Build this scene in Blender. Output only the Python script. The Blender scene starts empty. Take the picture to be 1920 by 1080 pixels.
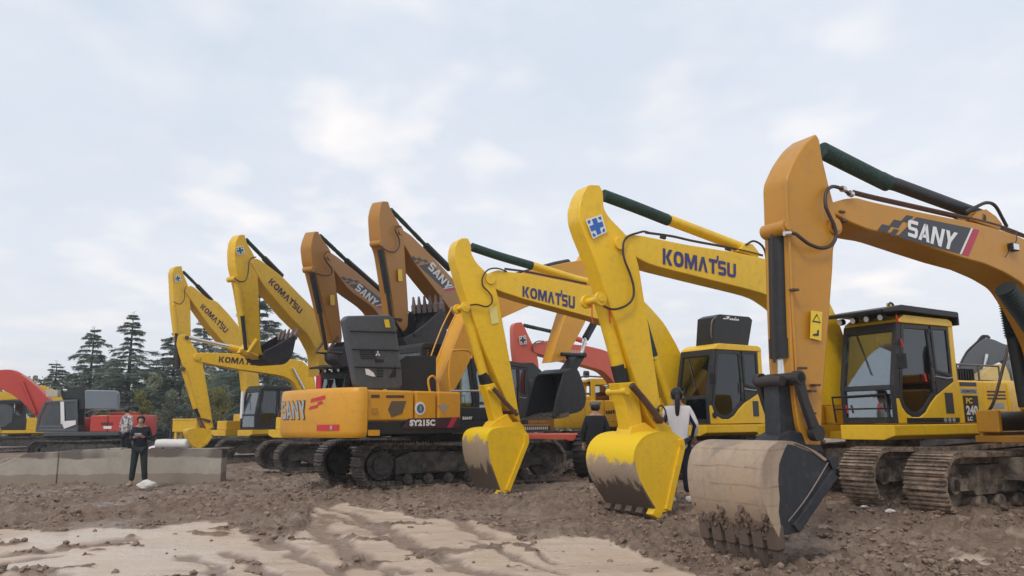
import bpy, bmesh, math, random
import numpy as np
from mathutils import Vector, Matrix
random.seed(7); rng=np.random.default_rng(7)
C=bpy.context.scene.collection
R=math.radians
# ------------------------------------------------------------------ camera model (used to read positions off the photo)
F=1493.; H0=792.; ROLL=R(0.5); CH=1.25
PITCH=math.atan((H0-540)/F)
def ray(px,py):
    a0=px-960; b0=540-py
    cr,sr=math.cos(ROLL),math.sin(ROLL)
    a=(a0*cr+b0*sr)/F; b=(-a0*sr+b0*cr)/F
    c,s=math.cos(PITCH),math.sin(PITCH)
    return (a, c-b*s, s+b*c)
def at(px,py,Y):
    r=ray(px,py); return Vector((r[0]/r[1]*Y, Y, r[2]/r[1]*Y+CH))
# ------------------------------------------------------------------ numpy value noise
def _h(ix,iy,seed):
    n=(ix.astype(np.int64)*374761393+iy.astype(np.int64)*668265263+seed*1442695041)&0xffffffff
    n=((n^(n>>13))*1274126177)&0xffffffff
    return ((n^(n>>16))&0xffff)/65535.0
def vn(x,y,seed=0):
    ix=np.floor(x);iy=np.floor(y);fx=x-ix;fy=y-iy
    fx=fx*fx*(3-2*fx);fy=fy*fy*(3-2*fy)
    a=_h(ix,iy,seed);b=_h(ix+1,iy,seed);c=_h(ix,iy+1,seed);d=_h(ix+1,iy+1,seed)
    return (a*(1-fx)+b*fx)*(1-fy)+(c*(1-fx)+d*fx)*fy
def fbm(x,y,o=4,seed=0):
    s=0;a=.5;t=0
    for i in range(o):
        s=s+a*vn(x*2**i+i*17.3,y*2**i-i*9.1,seed+i);t+=a;a*=.5
    return s/t
def sst(e0,e1,x):
    t=np.clip((x-e0)/(e1-e0),0,1); return t*t*(3-2*t)
def base_z(x,y):
    x=np.asarray(x,float);y=np.asarray(y,float)
    left=-.26*sst(-3.5,-7.0,x)*sst(14,18,y)*(1-sst(60,120,y))
    near=-.13*(1-sst(7.0,12.0,y))
    return left+near
BX=[-30,-8,-6,-4.6,-3.6,-3.2,-2.9,-1.8,-.6,.8,1.4,1.8,2.3,9,30]
BY=[9.6,9.8,9.6,10.0,10.3,12.6,12.9,12.2,10.9,8.9,7.6,6.3,0,0,0]
EDGE=[(-900,985),(0,985),(120,988),(200,985),(300,984),(385,973),(440,973),(468,992),(560,1000),(582,985),(592,946),(650,939),(715,950),(790,966),(888,972),(991,1000),(1107,998),(1196,1037),(1285,1062),(1335,1150),(1450,1400),(1600,3000),(4000,9000)]
def gp(px,py):
    h=H0-math.tan(ROLL)*(px-960); D=CH*F/(py-h)
    for _ in range(4): D=(CH-float(base_z(0,D))+.03)*F/(py-h)
    return ((px-960)/F*D*1.0,D)
_et=[(p-960)/F for p,_ in EDGE]; _ed=[gp(p,q)[1] for p,q in EDGE]
def smooth_mask(x,y):
    x=np.asarray(x,float);y=np.asarray(y,float); ys=np.maximum(y,.5)
    yb=np.interp(x/ys,_et,_ed)
    n=(fbm(x*1.4,y*1.4,5,3)-.5)*2.2+(fbm(x*5,y*5,3,8)-.5)*.7
    m=sst(-.16,.16,(yb-y)+n*.30)
    m=m*(1-.9*sst(.68,.74,fbm(x*1.9+3,y*2.6+11,4,33))*sst(6.0,8.5,y))
    patch=sst(.50,.64,fbm(x*1.6+40,y*2.2+7,4,21))*sst(2.2,3.4,x)*(1-sst(7.6,9.5,y))*.7
    flat=sst(.56,.62,fbm(x*1.0+4,y*1.6+17,3,25))*sst(2.5,3.5,x)*sst(8.5,9.5,y)*(1-sst(12.5,14,y))*.45
    return np.maximum(m,np.maximum(patch,flat))
RUTS=[([(574,944),(640,962),(717,985),(806,1026),(880,1052),(957,1074),(1010,1092)],.12),([(615,941),(724,979),(790,1008),(854,1037),(991,1079)],.12),([(600,960),(622,989),(656,1016),(690,1047)],.16),([(540,985),(560,1016),(600,1038),(676,1071),(700,1080)],.09),
 ([(380,1026),(403,1040),(465,1079)],.10),([(450,1020),(471,1033),(547,1079)],.10),([(-60,1036),(0,1030),(110,1020),(205,1006),(260,1000)],.16),([(-60,1050),(0,1046),(120,1030)],.10),([(854,968),(909,996)],.13),([(731,1046),(772,1055)],.10),([(480,978),(520,1000),(535,1015)],.15),([(0,1068),(60,1062),(110,1066)],.30),([(880,1000),(960,1032),(1060,1060)],.06),([(690,1040),(760,1068),(800,1079)],.05),([(980,1018),(1050,1040)],.05)]
def rutmask(x,y):
    x=np.asarray(x,float);y=np.asarray(y,float); best=np.zeros(np.broadcast(x,y).shape); al=x*0
    wx=x+(fbm(x*2.5,y*2.5,3,61)-.5)*.30; wy=y+(fbm(x*2.5+9,y*2.5,3,62)-.5)*.30
    for P,w in RUTS:
        Q=[gp(*p) for p in P]
        for (x0,y0),(x1,y1) in zip(Q[:-1],Q[1:]):
            dx,dy=x1-x0,y1-y0; L2=dx*dx+dy*dy; t=np.clip(((wx-x0)*dx+(wy-y0)*dy)/L2,0,1)
            dd=np.hypot(wx-x0-t*dx,wy-y0-t*dy); best=np.maximum(best,1-sst(w*.55,w*1.25,dd))
    tread=.5+.5*np.sin((x*.6-y*.8)*40)
    return best*sst(.10,.30,fbm(x*3,y*3,3,83)),tread
def ground_h(x,y):
    x=np.asarray(x,float);y=np.asarray(y,float)
    z=base_z(x,y); m=smooth_mask(x,y)
    far=1-sst(35,60,y)
    c1=fbm(x*1.3,y*1.3,3,31)-.5
    c2=np.abs(fbm(x*5.5,y*5.5,4,41)-.5)*2
    c3=fbm(x*13,y*13,3,51)-.5
    calm=.35+.65*sst(.38,.60,fbm(x*.8+5,y*.8,3,44))
    c4=np.abs(fbm(x*10+3,y*10,3,57)-.5)*2
    churn=(c1*.12+((c2-.25)*.15+c3*.10+(.3-c4)*.10)*calm+(calm-.6)*.05)*far
    # tyre ruts across the smooth strip
    d=(x+3.0)*.80+(y-12.8)*.58
    w=(vn(x*.7,y*.7,61)-.5)*.5
    rut=np.sin((d+w)*7.5)*.5+np.sin((d+w)*17)*.25
    am=vn(x*.6+9,y*.6,77)
    rm,tr=rutmask(x,y)
    sm=rut*.004*am*2-rm*(.028+.014*tr)+(fbm(x*1.6,y*1.6,3,71)-.5)*.035+(fbm(x*14,y*14,2,91)-.5)*.010-.03
    yb=np.interp(x/np.maximum(y,.5),_et,_ed); near_=sst(-.6,.5,yb-y)
    return z+(1-m)*churn*(1-.72*near_)+m*sm
def gz(x,y): return float(ground_h(np.array([x]),np.array([y]))[0])
def gb(x,y): return float(base_z(np.array([x]),np.array([y]))[0])
# ------------------------------------------------------------------ materials
def newmat(name):
    m=bpy.data.materials.new(name); m.use_nodes=True; nt=m.node_tree
    b=nt.nodes['Principled BSDF']; return m,nt,b
def N(nt,t,**k):
    n=nt.nodes.new(t)
    for a,v in k.items():
        if a in n.inputs.keys(): n.inputs[a].default_value=v
        else: setattr(n,a,v)
    return n
def noise(nt,scale,detail=4,rough=.55,coord=None,vec=None):
    n=nt.nodes.new('ShaderNodeTexNoise'); n.inputs['Scale'].default_value=scale; n.inputs['Detail'].default_value=detail; n.inputs['Roughness'].default_value=rough
    if vec is not None: nt.links.new(vec,n.inputs['Vector'])
    return n.outputs['Fac']
def ramp(nt,f,a,b,ca=(0,0,0,1),cb=(1,1,1,1)):
    r=nt.nodes.new('ShaderNodeValToRGB'); nt.links.new(f,r.inputs[0])
    e=r.color_ramp.elements; e[0].position=a;e[1].position=b;e[0].color=ca;e[1].color=cb
    return r.outputs[0]
def mix(nt,f,a,b,bt='MIX'):
    m=nt.nodes.new('ShaderNodeMix'); m.data_type='RGBA'; m.blend_type=bt
    for s,v in ((0,f),(6,a),(7,b)):
        if isinstance(v,(int,float)): m.inputs[s].default_value=v
        elif isinstance(v,tuple): m.inputs[s].default_value=v if len(v)==4 else (*v,1)
        else: nt.links.new(v,m.inputs[s])
    return m.outputs[2]
def mth(nt,op,a,b=None,clamp=False):
    m=nt.nodes.new('ShaderNodeMath'); m.operation=op; m.use_clamp=clamp
    for s,v in ((0,a),(1,b)):
        if v is None: continue
        if isinstance(v,(int,float)): m.inputs[s].default_value=v
        else: nt.links.new(v,m.inputs[s])
    return m.outputs[0]
def bump(nt,b,h,st=.3,dist=.01):
    n=nt.nodes.new('ShaderNodeBump'); n.inputs['Strength'].default_value=st; n.inputs['Distance'].default_value=dist
    nt.links.new(h,n.inputs['Height']); nt.links.new(n.outputs[0],b.inputs['Normal'])
def objco(nt):
    t=nt.nodes.new('ShaderNodeTexCoord'); return t.outputs['Object']
MUD=(.20,.135,.09); TAN=(.39,.295,.215); DARKMUD=(.085,.060,.045)
def paint(name,col,rough=.42,dirt=.25,coat=0.15,dirtcol=MUD,var=.10):
    m,nt,b=newmat(name); co=objco(nt)
    n1=noise(nt,.9,5,.6,vec=co); n2=noise(nt,9,6,.7,vec=co)
    dark=tuple(c*(1-2.2*var) for c in col); lite=tuple(min(1,c*(1+var)) for c in col)
    base=mix(nt,n1,(*dark,1),(*lite,1))
    # streaks running down
    mp=nt.nodes.new('ShaderNodeMapping'); mp.inputs['Scale'].default_value=(14,14,1.2); nt.links.new(co,mp.inputs[0])
    n3=noise(nt,1,4,.6,vec=mp.outputs[0])
    f=mth(nt,'MULTIPLY',ramp(nt,n2,.5,.78),dirt*1.6,True)
    f2=mth(nt,'MULTIPLY',ramp(nt,n3,.55,.8),dirt*.9,True)
    base=mix(nt,mth(nt,'MAXIMUM',f,f2),base,dirtcol)
    n5=noise(nt,38,4,.75,vec=co); base=mix(nt,mth(nt,'MULTIPLY',ramp(nt,n5,.66,.72),min(.6,dirt*2.2)),base,tuple(x*.35 for x in col))
    nt.links.new(base,b.inputs['Base Color'])
    rr=mth(nt,'ADD',rough,mth(nt,'MULTIPLY',n2,.22)); nt.links.new(mth(nt,'SUBTRACT',rr,.08),b.inputs['Roughness'])
    b.inputs['Coat Weight'].default_value=coat; b.inputs['Coat Roughness'].default_value=.3
    bump(nt,b,n2,.12,.004)
    return m
def plain(name,col,rough=.6,metal=0,var=.15,bs=40,bst=.15):
    m,nt,b=newmat(name); co=objco(nt); n=noise(nt,bs*.12,5,.6,vec=co)
    nt.links.new(mix(nt,n,tuple(c*(1-var) for c in col),tuple(min(1,c*(1+var)) for c in col)),b.inputs['Base Color'])
    b.inputs['Roughness'].default_value=rough; b.inputs['Metallic'].default_value=metal
    if bst: bump(nt,b,noise(nt,bs,3,.6,vec=co),bst,.004)
    return m
YEL=paint('yellow_paint',(.84,.51,.003),dirt=.20,coat=.25)
YEL2=paint('yellow_paint_weathered',(.76,.45,.006),dirt=.3)
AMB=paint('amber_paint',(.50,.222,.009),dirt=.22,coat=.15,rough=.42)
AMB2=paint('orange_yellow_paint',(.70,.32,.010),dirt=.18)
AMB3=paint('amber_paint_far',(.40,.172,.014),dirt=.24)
RED=paint('red_orange_paint',(.50,.035,.020),dirt=.12)
RED2=paint('coral_red_paint',(.60,.10,.055),dirt=.12)
GREY=paint('dark_grey_paint',(.062,.071,.086),coat=.05,dirt=.12,dirtcol=(.25,.22,.19))
VGREY=paint('slate_grey_paint',(.085,.095,.11),dirt=.1,dirtcol=(.25,.22,.19))
BLK=paint('black_paint',(.008,.009,.011),rough=.48,coat=0,dirt=.10,dirtcol=(.12,.10,.08))
BLKB=paint('dark_bucket_paint',(.015,.018,.024),rough=.55,coat=0,dirt=.16,dirtcol=(.16,.13,.11))
FRAME=paint('cab_charcoal',(.019,.021,.024),rough=.5,coat=0,dirt=.08,dirtcol=(.2,.17,.14))
RUBR=plain('rubber_hose',(.022,.015,.014),.55)
HOSE=plain('dark_hose',(.045,.022,.020),.5)
CHROME=plain('chrome_rod',(.62,.62,.62),.22,.9,.05,40,0)
STEEL=plain('worn_steel',(.16,.13,.11),.5,.5,.4)
PIN=plain('rusty_pin',(.10,.055,.04),.6,.3,.4)
MUDM=plain('wet_brown_mud',(.125,.082,.058),.65,0,.35,22,.7)
DPIN=plain('dark_pin',(.035,.028,.028),.6,.2,.4)
WHITE=plain('white_vinyl',(.72,.72,.72),.5,0,.05,40,0)
NAVY=plain('navy_vinyl',(.035,.035,.16),.45,0,.1,40,0)
NAVYD=plain('maroon_black_vinyl',(.045,.012,.03),.45,0,.1,40,0)
BLUE=plain('blue_vinyl',(.02,.12,.42),.45,0,.1,40,0)
TEAL=plain('teal_vinyl',(.02,.10,.15),.45,0,.1,40,0)
CHAR=plain('charcoal_vinyl',(.035,.035,.042),.45,0,.1,40,0)
REDV=plain('red_vinyl',(.55,.02,.03),.45,0,.1,40,0)
CRIM=plain('crimson_vinyl',(.42,.02,.055),.45,0,.1,40,0)
YELV=plain('yellow_vinyl',(.75,.50,.02),.5,0,.05,40,0)
SILV=plain('silver_vinyl',(.35,.36,.38),.4,.2,.1,40,0)
BLKV=plain('black_vinyl',(.015,.015,.018),.4,0,.1,40,0)
SEAT=plain('seat_cloth',(.03,.03,.035),.9)
LAMPW=plain('lamp_lens',(.75,.75,.78),.2,0,.02,40,0)
def greenwrap():
    m,nt,b=newmat('green_net_wrap'); co=objco(nt); n=noise(nt,30,5,.7,vec=co)
    nt.links.new(ramp(nt,n,.35,.7,(.004,.016,.013,1),(.022,.075,.055,1)),b.inputs['Base Color']); b.inputs['Roughness'].default_value=.7
    bump(nt,b,noise(nt,45,4,.7,vec=co),.9,.02); return m
GREEN=greenwrap(); DGREEN=plain('dark_spiral_wrap',(.008,.016,.014),.6,0,.4,30,.5)
def glass(name,tint,fac,rough=.04):
    m=bpy.data.materials.new(name); m.use_nodes=True; nt=m.node_tree; nt.nodes.clear()
    o=nt.nodes.new('ShaderNodeOutputMaterial'); t=nt.nodes.new('ShaderNodeBsdfTransparent'); t.inputs[0].default_value=(*tint,1)
    g=nt.nodes.new('ShaderNodeBsdfGlossy'); g.inputs['Roughness'].default_value=rough; g.inputs[0].default_value=(.9,.95,1,1)
    fr=nt.nodes.new('ShaderNodeFresnel'); fr.inputs[0].default_value=1.5
    mx=nt.nodes.new('ShaderNodeMixShader'); nt.links.new(mth(nt,'ADD',fr.outputs[0],fac,True),mx.inputs[0]); nt.links.new(t.outputs[0],mx.inputs[1]); nt.links.new(g.outputs[0],mx.inputs[2]); nt.links.new(mx.outputs[0],o.inputs[0])
    return m
GLASS=glass('cab_glass',(.72,.80,.76),.05); DGLASS=glass('tinted_glass',(.28,.30,.30),.03); FGLASS=glass('front_glass',(.55,.62,.62),.16,.02)
def mudshell(name,paintc,z0,z1,mode):
    """mode 0: all dried tan mud with wear lines, 1: paint on top, tan mud below, dark wet mud at the lip"""
    m,nt,b=newmat(name); co=objco(nt)
    sx=nt.nodes.new('ShaderNodeSeparateXYZ'); nt.links.new(co,sx.inputs[0]); z=sx.outputs[2]
    t=mth(nt,'DIVIDE',mth(nt,'SUBTRACT',z,z0),z1-z0)
    n1=noise(nt,3.2,6,.65,vec=co); n2=noise(nt,14,6,.7,vec=co); n3=noise(nt,1.3,3,.5,vec=co)
    tt=mth(nt,'ADD',t,mth(nt,'MULTIPLY',mth(nt,'SUBTRACT',n1,.5),.55))
    tan=mix(nt,ramp(nt,n2,.35,.7),TAN,(.31,.225,.155)); tan=mix(nt,ramp(nt,n3,.4,.65),tan,(.40,.29,.195))
    if mode==0:
        w=nt.nodes.new('ShaderNodeTexWave'); w.bands_direction='Z'; w.inputs['Scale'].default_value=1.9; w.inputs['Distortion'].default_value=1.6; w.inputs['Detail'].default_value=3; nt.links.new(co,w.inputs[0])
        tan=mix(nt,mth(nt,'MULTIPLY',mth(nt,'MULTIPLY',ramp(nt,w.outputs[0],.955,.995),ramp(nt,n1,.35,.6)),.5),tan,(.13,.085,.06)); mp=nt.nodes.new('ShaderNodeMapping'); mp.inputs['Scale'].default_value=(9,9,1.2); nt.links.new(co,mp.inputs[0]); tan=mix(nt,mth(nt,'MULTIPLY',ramp(nt,noise(nt,1,5,.65,vec=mp.outputs[0]),.52,.72),.45),tan,(.20,.15,.12))
        tan=mix(nt,mth(nt,'MULTIPLY',ramp(nt,n2,.62,.70),.6),tan,(.12,.08,.06)); tan=mix(nt,mth(nt,'MULTIPLY',ramp(nt,n1,.60,.68),.5),tan,(.25,.205,.17))
        tt2=mth(nt,'ADD',t,mth(nt,'MULTIPLY',mth(nt,'SUBTRACT',noise(nt,6,5,.65,vec=co),.5),.60)); c=mix(nt,ramp(nt,tt2,.25,.29),(.12,.078,.055),tan)
        c=mix(nt,mth(nt,'MULTIPLY',ramp(nt,tt,.93,1.08),.5),c,(.16,.13,.11))
    else:
        mp=nt.nodes.new('ShaderNodeMapping'); mp.inputs['Scale'].default_value=(7,7,.8); nt.links.new(co,mp.inputs[0])
        st=noise(nt,1,4,.6,vec=mp.outputs[0])
        t2=mth(nt,'ADD',t,mth(nt,'MULTIPLY',mth(nt,'SUBTRACT',st,.5),.75))
        dk=mix(nt,n2,DARKMUD,(.14,.10,.075))
        c=mix(nt,ramp(nt,t2,.38,.46),dk,tan)
        c=mix(nt,ramp(nt,tt,.68,.73) if mode==1 else ramp(nt,tt,.84,.9),c,paintc)
    nt.links.new(c,b.inputs['Base Color']); b.inputs['Roughness'].default_value=.75
    bump(nt,b,n2,.5,.015); return m
def trackmat(name,a,bcol,shine):
    m,nt,b=newmat(name); co=objco(nt); n=noise(nt,6,6,.7,vec=co)
    nt.links.new(ramp(nt,n,.40,.62,(*a,1),(*bcol,1)),b.inputs['Base Color']); b.inputs['Roughness'].default_value=.72-shine
    bump(nt,b,noise(nt,25,5,.7,vec=co),.8,.02); return m
TRKM=trackmat('mud_caked_track',(.12,.085,.062),(.40,.29,.21),0)
TRKD=trackmat('dusty_dark_track',(.030,.026,.024),(.17,.135,.11),.1)
UCM=trackmat('mud_caked_frame',(.09,.07,.058),(.34,.27,.21),0)
UCD=trackmat('dusty_dark_frame',(.015,.015,.017),(.085,.07,.06),.1)
CONC=None
# ------------------------------------------------------------------ mesh helpers
class MB:
    def __init__(s): s.v=[];s.f=[]
    def add(s,vs,fs):
        o=len(s.v); s.v+= [tuple(p) for p in vs]; s.f+=[tuple(i+o for i in f) for f in fs]; return s
    def box(s,a,b,rot=None,org=None):
        x0,y0,z0=a;x1,y1,z1=b
        vs=[Vector(p) for p in ((x0,y0,z0),(x1,y0,z0),(x1,y1,z0),(x0,y1,z0),(x0,y0,z1),(x1,y0,z1),(x1,y1,z1),(x0,y1,z1))]
        if rot is not None:
            o=Vector(org) if org else Vector((0,0,0)); vs=[rot@(p-o)+o for p in vs]
        return s.add(vs,[(0,3,2,1),(4,5,6,7),(0,1,5,4),(1,2,6,5),(2,3,7,6),(3,0,4,7)])
    def tube(s,pts,r,n=10,cap=True):
        pts=[Vector(p) for p in pts]; m=len(pts); rs=r if isinstance(r,(list,tuple)) else [r]*m
        up=None; rings=[]
        for i,p in enumerate(pts):
            t=(pts[min(i+1,m-1)]-pts[max(i-1,0)]).normalized()
            if up is None:
                up=Vector((0,0,1)) if abs(t.z)<.9 else Vector((1,0,0))
            x=(up-t*up.dot(t)).normalized(); y=t.cross(x); up=x
            rings.append([p+(x*math.cos(2*math.pi*k/n)+y*math.sin(2*math.pi*k/n))*rs[i] for k in range(n)])
        vs=[q for r_ in rings for q in r_]; fs=[]
        for i in range(m-1):
            for k in range(n): fs.append((i*n+k,i*n+(k+1)%n,(i+1)*n+(k+1)%n,(i+1)*n+k))
        if cap: fs.append(tuple(range(n-1,-1,-1))); fs.append(tuple((m-1)*n+k for k in range(n)))
        return s.add(vs,fs)
    def prism(s,near,far):
        n=len(near); 
        return s.add(list(near)+list(far),[tuple(range(n)),tuple(range(2*n-1,n-1,-1))]+[(i,i+n,(i+1)%n+n,(i+1)%n) for i in range(n)])
    def extr(s,pts,v0,v1):   # (u,z) polygon along v
        return s.prism([(u,v0,z) for u,z in pts],[(u,v1,z) for u,z in pts])
    def disc(s,c,axis,r,h,n=20):
        a=Vector(axis).normalized(); c=Vector(c); return s.tube([c-a*h/2,c+a*h/2],r,n)
    def build(s,name,mat,parent=None,bev=0,smooth=False,rotz=0,mesh_only=False):
        me=bpy.data.meshes.new(name); me.from_pydata(s.v,[],s.f)
        bm=bmesh.new(); bm.from_mesh(me); bmesh.ops.recalc_face_normals(bm,faces=bm.faces); bm.to_mesh(me); bm.free()
        me.materials.append(mat)
        if smooth:
            for p in me.polygons: p.use_smooth=True
            try: me.set_sharp_from_angle(angle=R(38))
            except Exception: pass
        if mesh_only: return me
        return link(name,me,parent,bev,rotz)
def link(name,me,parent=None,bev=0,rotz=0):
    o=bpy.data.objects.new(name,me); C.objects.link(o)
    if parent is not None: o.parent=parent
    if rotz: o.rotation_euler=(0,0,rotz)
    if bev:
        md=o.modifiers.new('bevel','BEVEL'); md.width=bev; md.segments=2; md.limit_method='ANGLE'; md.angle_limit=R(35)
    return o
def tag(o,label=None,cat=None,group=None,kind=None):
    if label: o['label']=label
    if cat: o['category']=cat
    if group: o['group']=group
    if kind: o['kind']=kind
    return o
def empty(name,loc,rz=0,sc=1):
    o=bpy.data.objects.new(name,None); C.objects.link(o); o.location=loc; o.rotation_euler=(0,0,rz); o.scale=(sc,)*3; o.empty_display_size=.3; return o
def smoothpath(pts,n=6):
    P=[Vector(p) for p in pts]; out=[]
    for i in range(len(P)-1):
        p0=P[max(i-1,0)];p1=P[i];p2=P[i+1];p3=P[min(i+2,len(P)-1)]
        for k in range(n):
            t=k/n; out.append(.5*((2*p1)+(-p0+p2)*t+(2*p0-5*p1+4*p2-p3)*t*t+(-p0+3*p1-3*p2+p3)*t**3))
    out.append(P[-1]); return out
def inset(pts,d):
    """inward offset of a ccw or cw polygon"""
    n=len(pts); A=sum(pts[i][0]*pts[(i+1)%n][1]-pts[(i+1)%n][0]*pts[i][1] for i in range(n)); sg=1 if A>0 else -1
    out=[]
    for i in range(n):
        a,b,c=Vector(pts[i-1]),Vector(pts[i]),Vector(pts[(i+1)%n])
        e1=(b-a).normalized();e2=(c-b).normalized()
        n1=Vector((-e1.y,e1.x))*sg;n2=Vector((-e2.y,e2.x))*sg
        m=(n1+n2); m=m/max(.35,m.length_squared/2) if m.length>1e-6 else n1
        out.append(tuple(b+m*d*1.0))
    return out
def framering(mb,pts,t,v0,v1):
    q=inset(pts,t); n=len(pts)
    vs=[(u,v0,z) for u,z in pts]+[(u,v0,z) for u,z in q]+[(u,v1,z) for u,z in pts]+[(u,v1,z) for u,z in q]
    fs=[]
    for i in range(n):
        j=(i+1)%n
        fs+=[(i,j,n+j,n+i),(2*n+i,3*n+i,3*n+j,2*n+j),(i,2*n+i,2*n+j,j),(n+i,n+j,3*n+j,3*n+i)]
    return mb.add(vs,fs)
def roundlists(near,far,f=.28,lo=6,hi=58):
    n=len(near); A=[];B=[]
    for i in range(n):
        p=near[i];q=near[i-1];r=near[(i+1)%n]
        t=math.degrees((p-q).angle(r-p,0))
        if lo<t<hi:
            for L_,O_ in ((near,A),(far,B)):
                P,Q,S=L_[i],L_[i-1],L_[(i+1)%n]; a=P.lerp(Q,f);c=P.lerp(S,f)
                for k in (0,.33,.67,1): O_.append(a.lerp(P,k).lerp(P.lerp(c,k),k))
        else: A.append(p);B.append(far[i])
    return A,B
# text as mesh ------------------------------------------------------------
_tc={}
def textgeo(s,bold=.035,shear=0):
    k=(s,bold,shear)
    if k in _tc: return _tc[k]
    cu=bpy.data.curves.new('t','FONT'); cu.body=s; cu.offset=bold; cu.resolution_u=3; cu.space_character=1.06; cu.shear=shear
    o=bpy.data.objects.new('t',cu); C.objects.link(o)
    dg=bpy.context.evaluated_depsgraph_get(); dg.update(); me=bpy.data.meshes.new_from_object(o.evaluated_get(dg))
    v=np.array([p.co[:2] for p in me.vertices]); f=[tuple(p.vertices) for p in me.polygons]
    mn=v.min(0);mx=v.max(0); v=(v-mn)/(mx-mn)
    bpy.data.objects.remove(o); bpy.data.curves.remove(cu); bpy.data.meshes.remove(me)
    _tc[k]=(v,f); return _tc[k]
def _ring(n=20,t=.27,ry=.22):
    P=[]
    for i in range(n):
        x0,x1=2*math.pi*i/n,2*math.pi*(i+1)/n
        f=lambda an,rx,r2:(.5+rx*math.copysign(abs(math.cos(an))**.8,math.cos(an)),.5+r2*math.copysign(abs(math.sin(an))**.8,math.sin(an)))
        P.append([f(x0,.5-t,.5-ry),f(x0,.5,.5),f(x1,.5,.5),f(x1,.5-t,.5-ry)])
    return P
GL={'K':(.95,[[(0,0),(.27,0),(.27,1),(0,1)],[(.31,.5),(.66,1),(1,1),(.62,.5)],[(.31,.5),(.62,.5),(1,0),(.66,0)]]),
 'O':(1.0,_ring()),
 'M':(1.25,[[(0,0),(.20,0),(.20,1),(0,1)],[(.80,0),(1,0),(1,1),(.80,1)],[(.20,1),(.20,.62),(.43,0),(.5,0),(.5,.42),(.30,1)],[(.80,1),(.70,1),(.5,.42),(.5,0),(.57,0),(.80,.62)]]),
 'L':(1.0,[[(0,0),(.28,0),(.62,1),(.36,1)],[(.50,.70),(.64,1),(.62,1),(1,0),(.72,0)]]),
 'A':(1.0,[[(0,0),(.26,0),(.60,1),(.36,1)],[(.40,1),(.64,1),(1,0),(.74,0)],[(.22,.20),(.78,.20),(.72,.38),(.28,.38)]]),
 'T':(.85,[[(0,.76),(1,.76),(1,1),(0,1)],[(.34,0),(.66,0),(.66,.76),(.34,.76)]]),
 'S':(.85,[[(.10,.79),(.95,.79),(.95,1),(.18,1),(.02,.90)],[(0,.52),(.28,.60),(.28,.79),(.10,.79),(.02,.90),(0,.80)],[(0,.52),(.12,.40),(.72,.40),(.86,.60),(.28,.60)],[(.72,.40),(.72,.21),(.90,.21),(.98,.10),(1,.20),(1,.46),(.86,.60)],[(.05,0),(.84,0),(.98,.10),(.90,.21),(.05,.21)]]),
 'U':(.95,[[(0,.25),(.28,.25),(.28,1),(0,1)],[(.72,.25),(1,.25),(1,1),(.72,1)],[(0,.25),(.06,.08),(.22,0),(.78,0),(.94,.08),(1,.25),(.72,.25),(.66,.21),(.34,.21),(.28,.25)]]),
 'N':(1.0,[[(0,0),(.26,0),(.26,1),(0,1)],[(.74,0),(1,0),(1,1),(.74,1)],[(.26,1),(.74,.34),(.74,0),(.26,.66)]]),
 'Y':(1.0,[[(0,1),(.30,1),(.64,.42),(.36,.42)],[(.70,1),(1,1),(.64,.42),(.50,.66)],[(.36,0),(.64,0),(.64,.42),(.36,.42)]])}
def word(w,gap=.13,tick=None):
    tot=sum(GL[ch][0] for ch in w)+gap*(len(w)-1); x=0; out=[]
    for i,ch in enumerate(w):
        wd,P=GL[ch]
        for p in P: out.append([((x+u*wd)/tot,v) for u,v in p])
        x+=wd
        if tick==i: out.append([((x-.04)/tot,.92),((x+.14)/tot,.92),((x+.18)/tot,1.30),((x)/tot,1.30)])
        x+=gap
    return out
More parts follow.
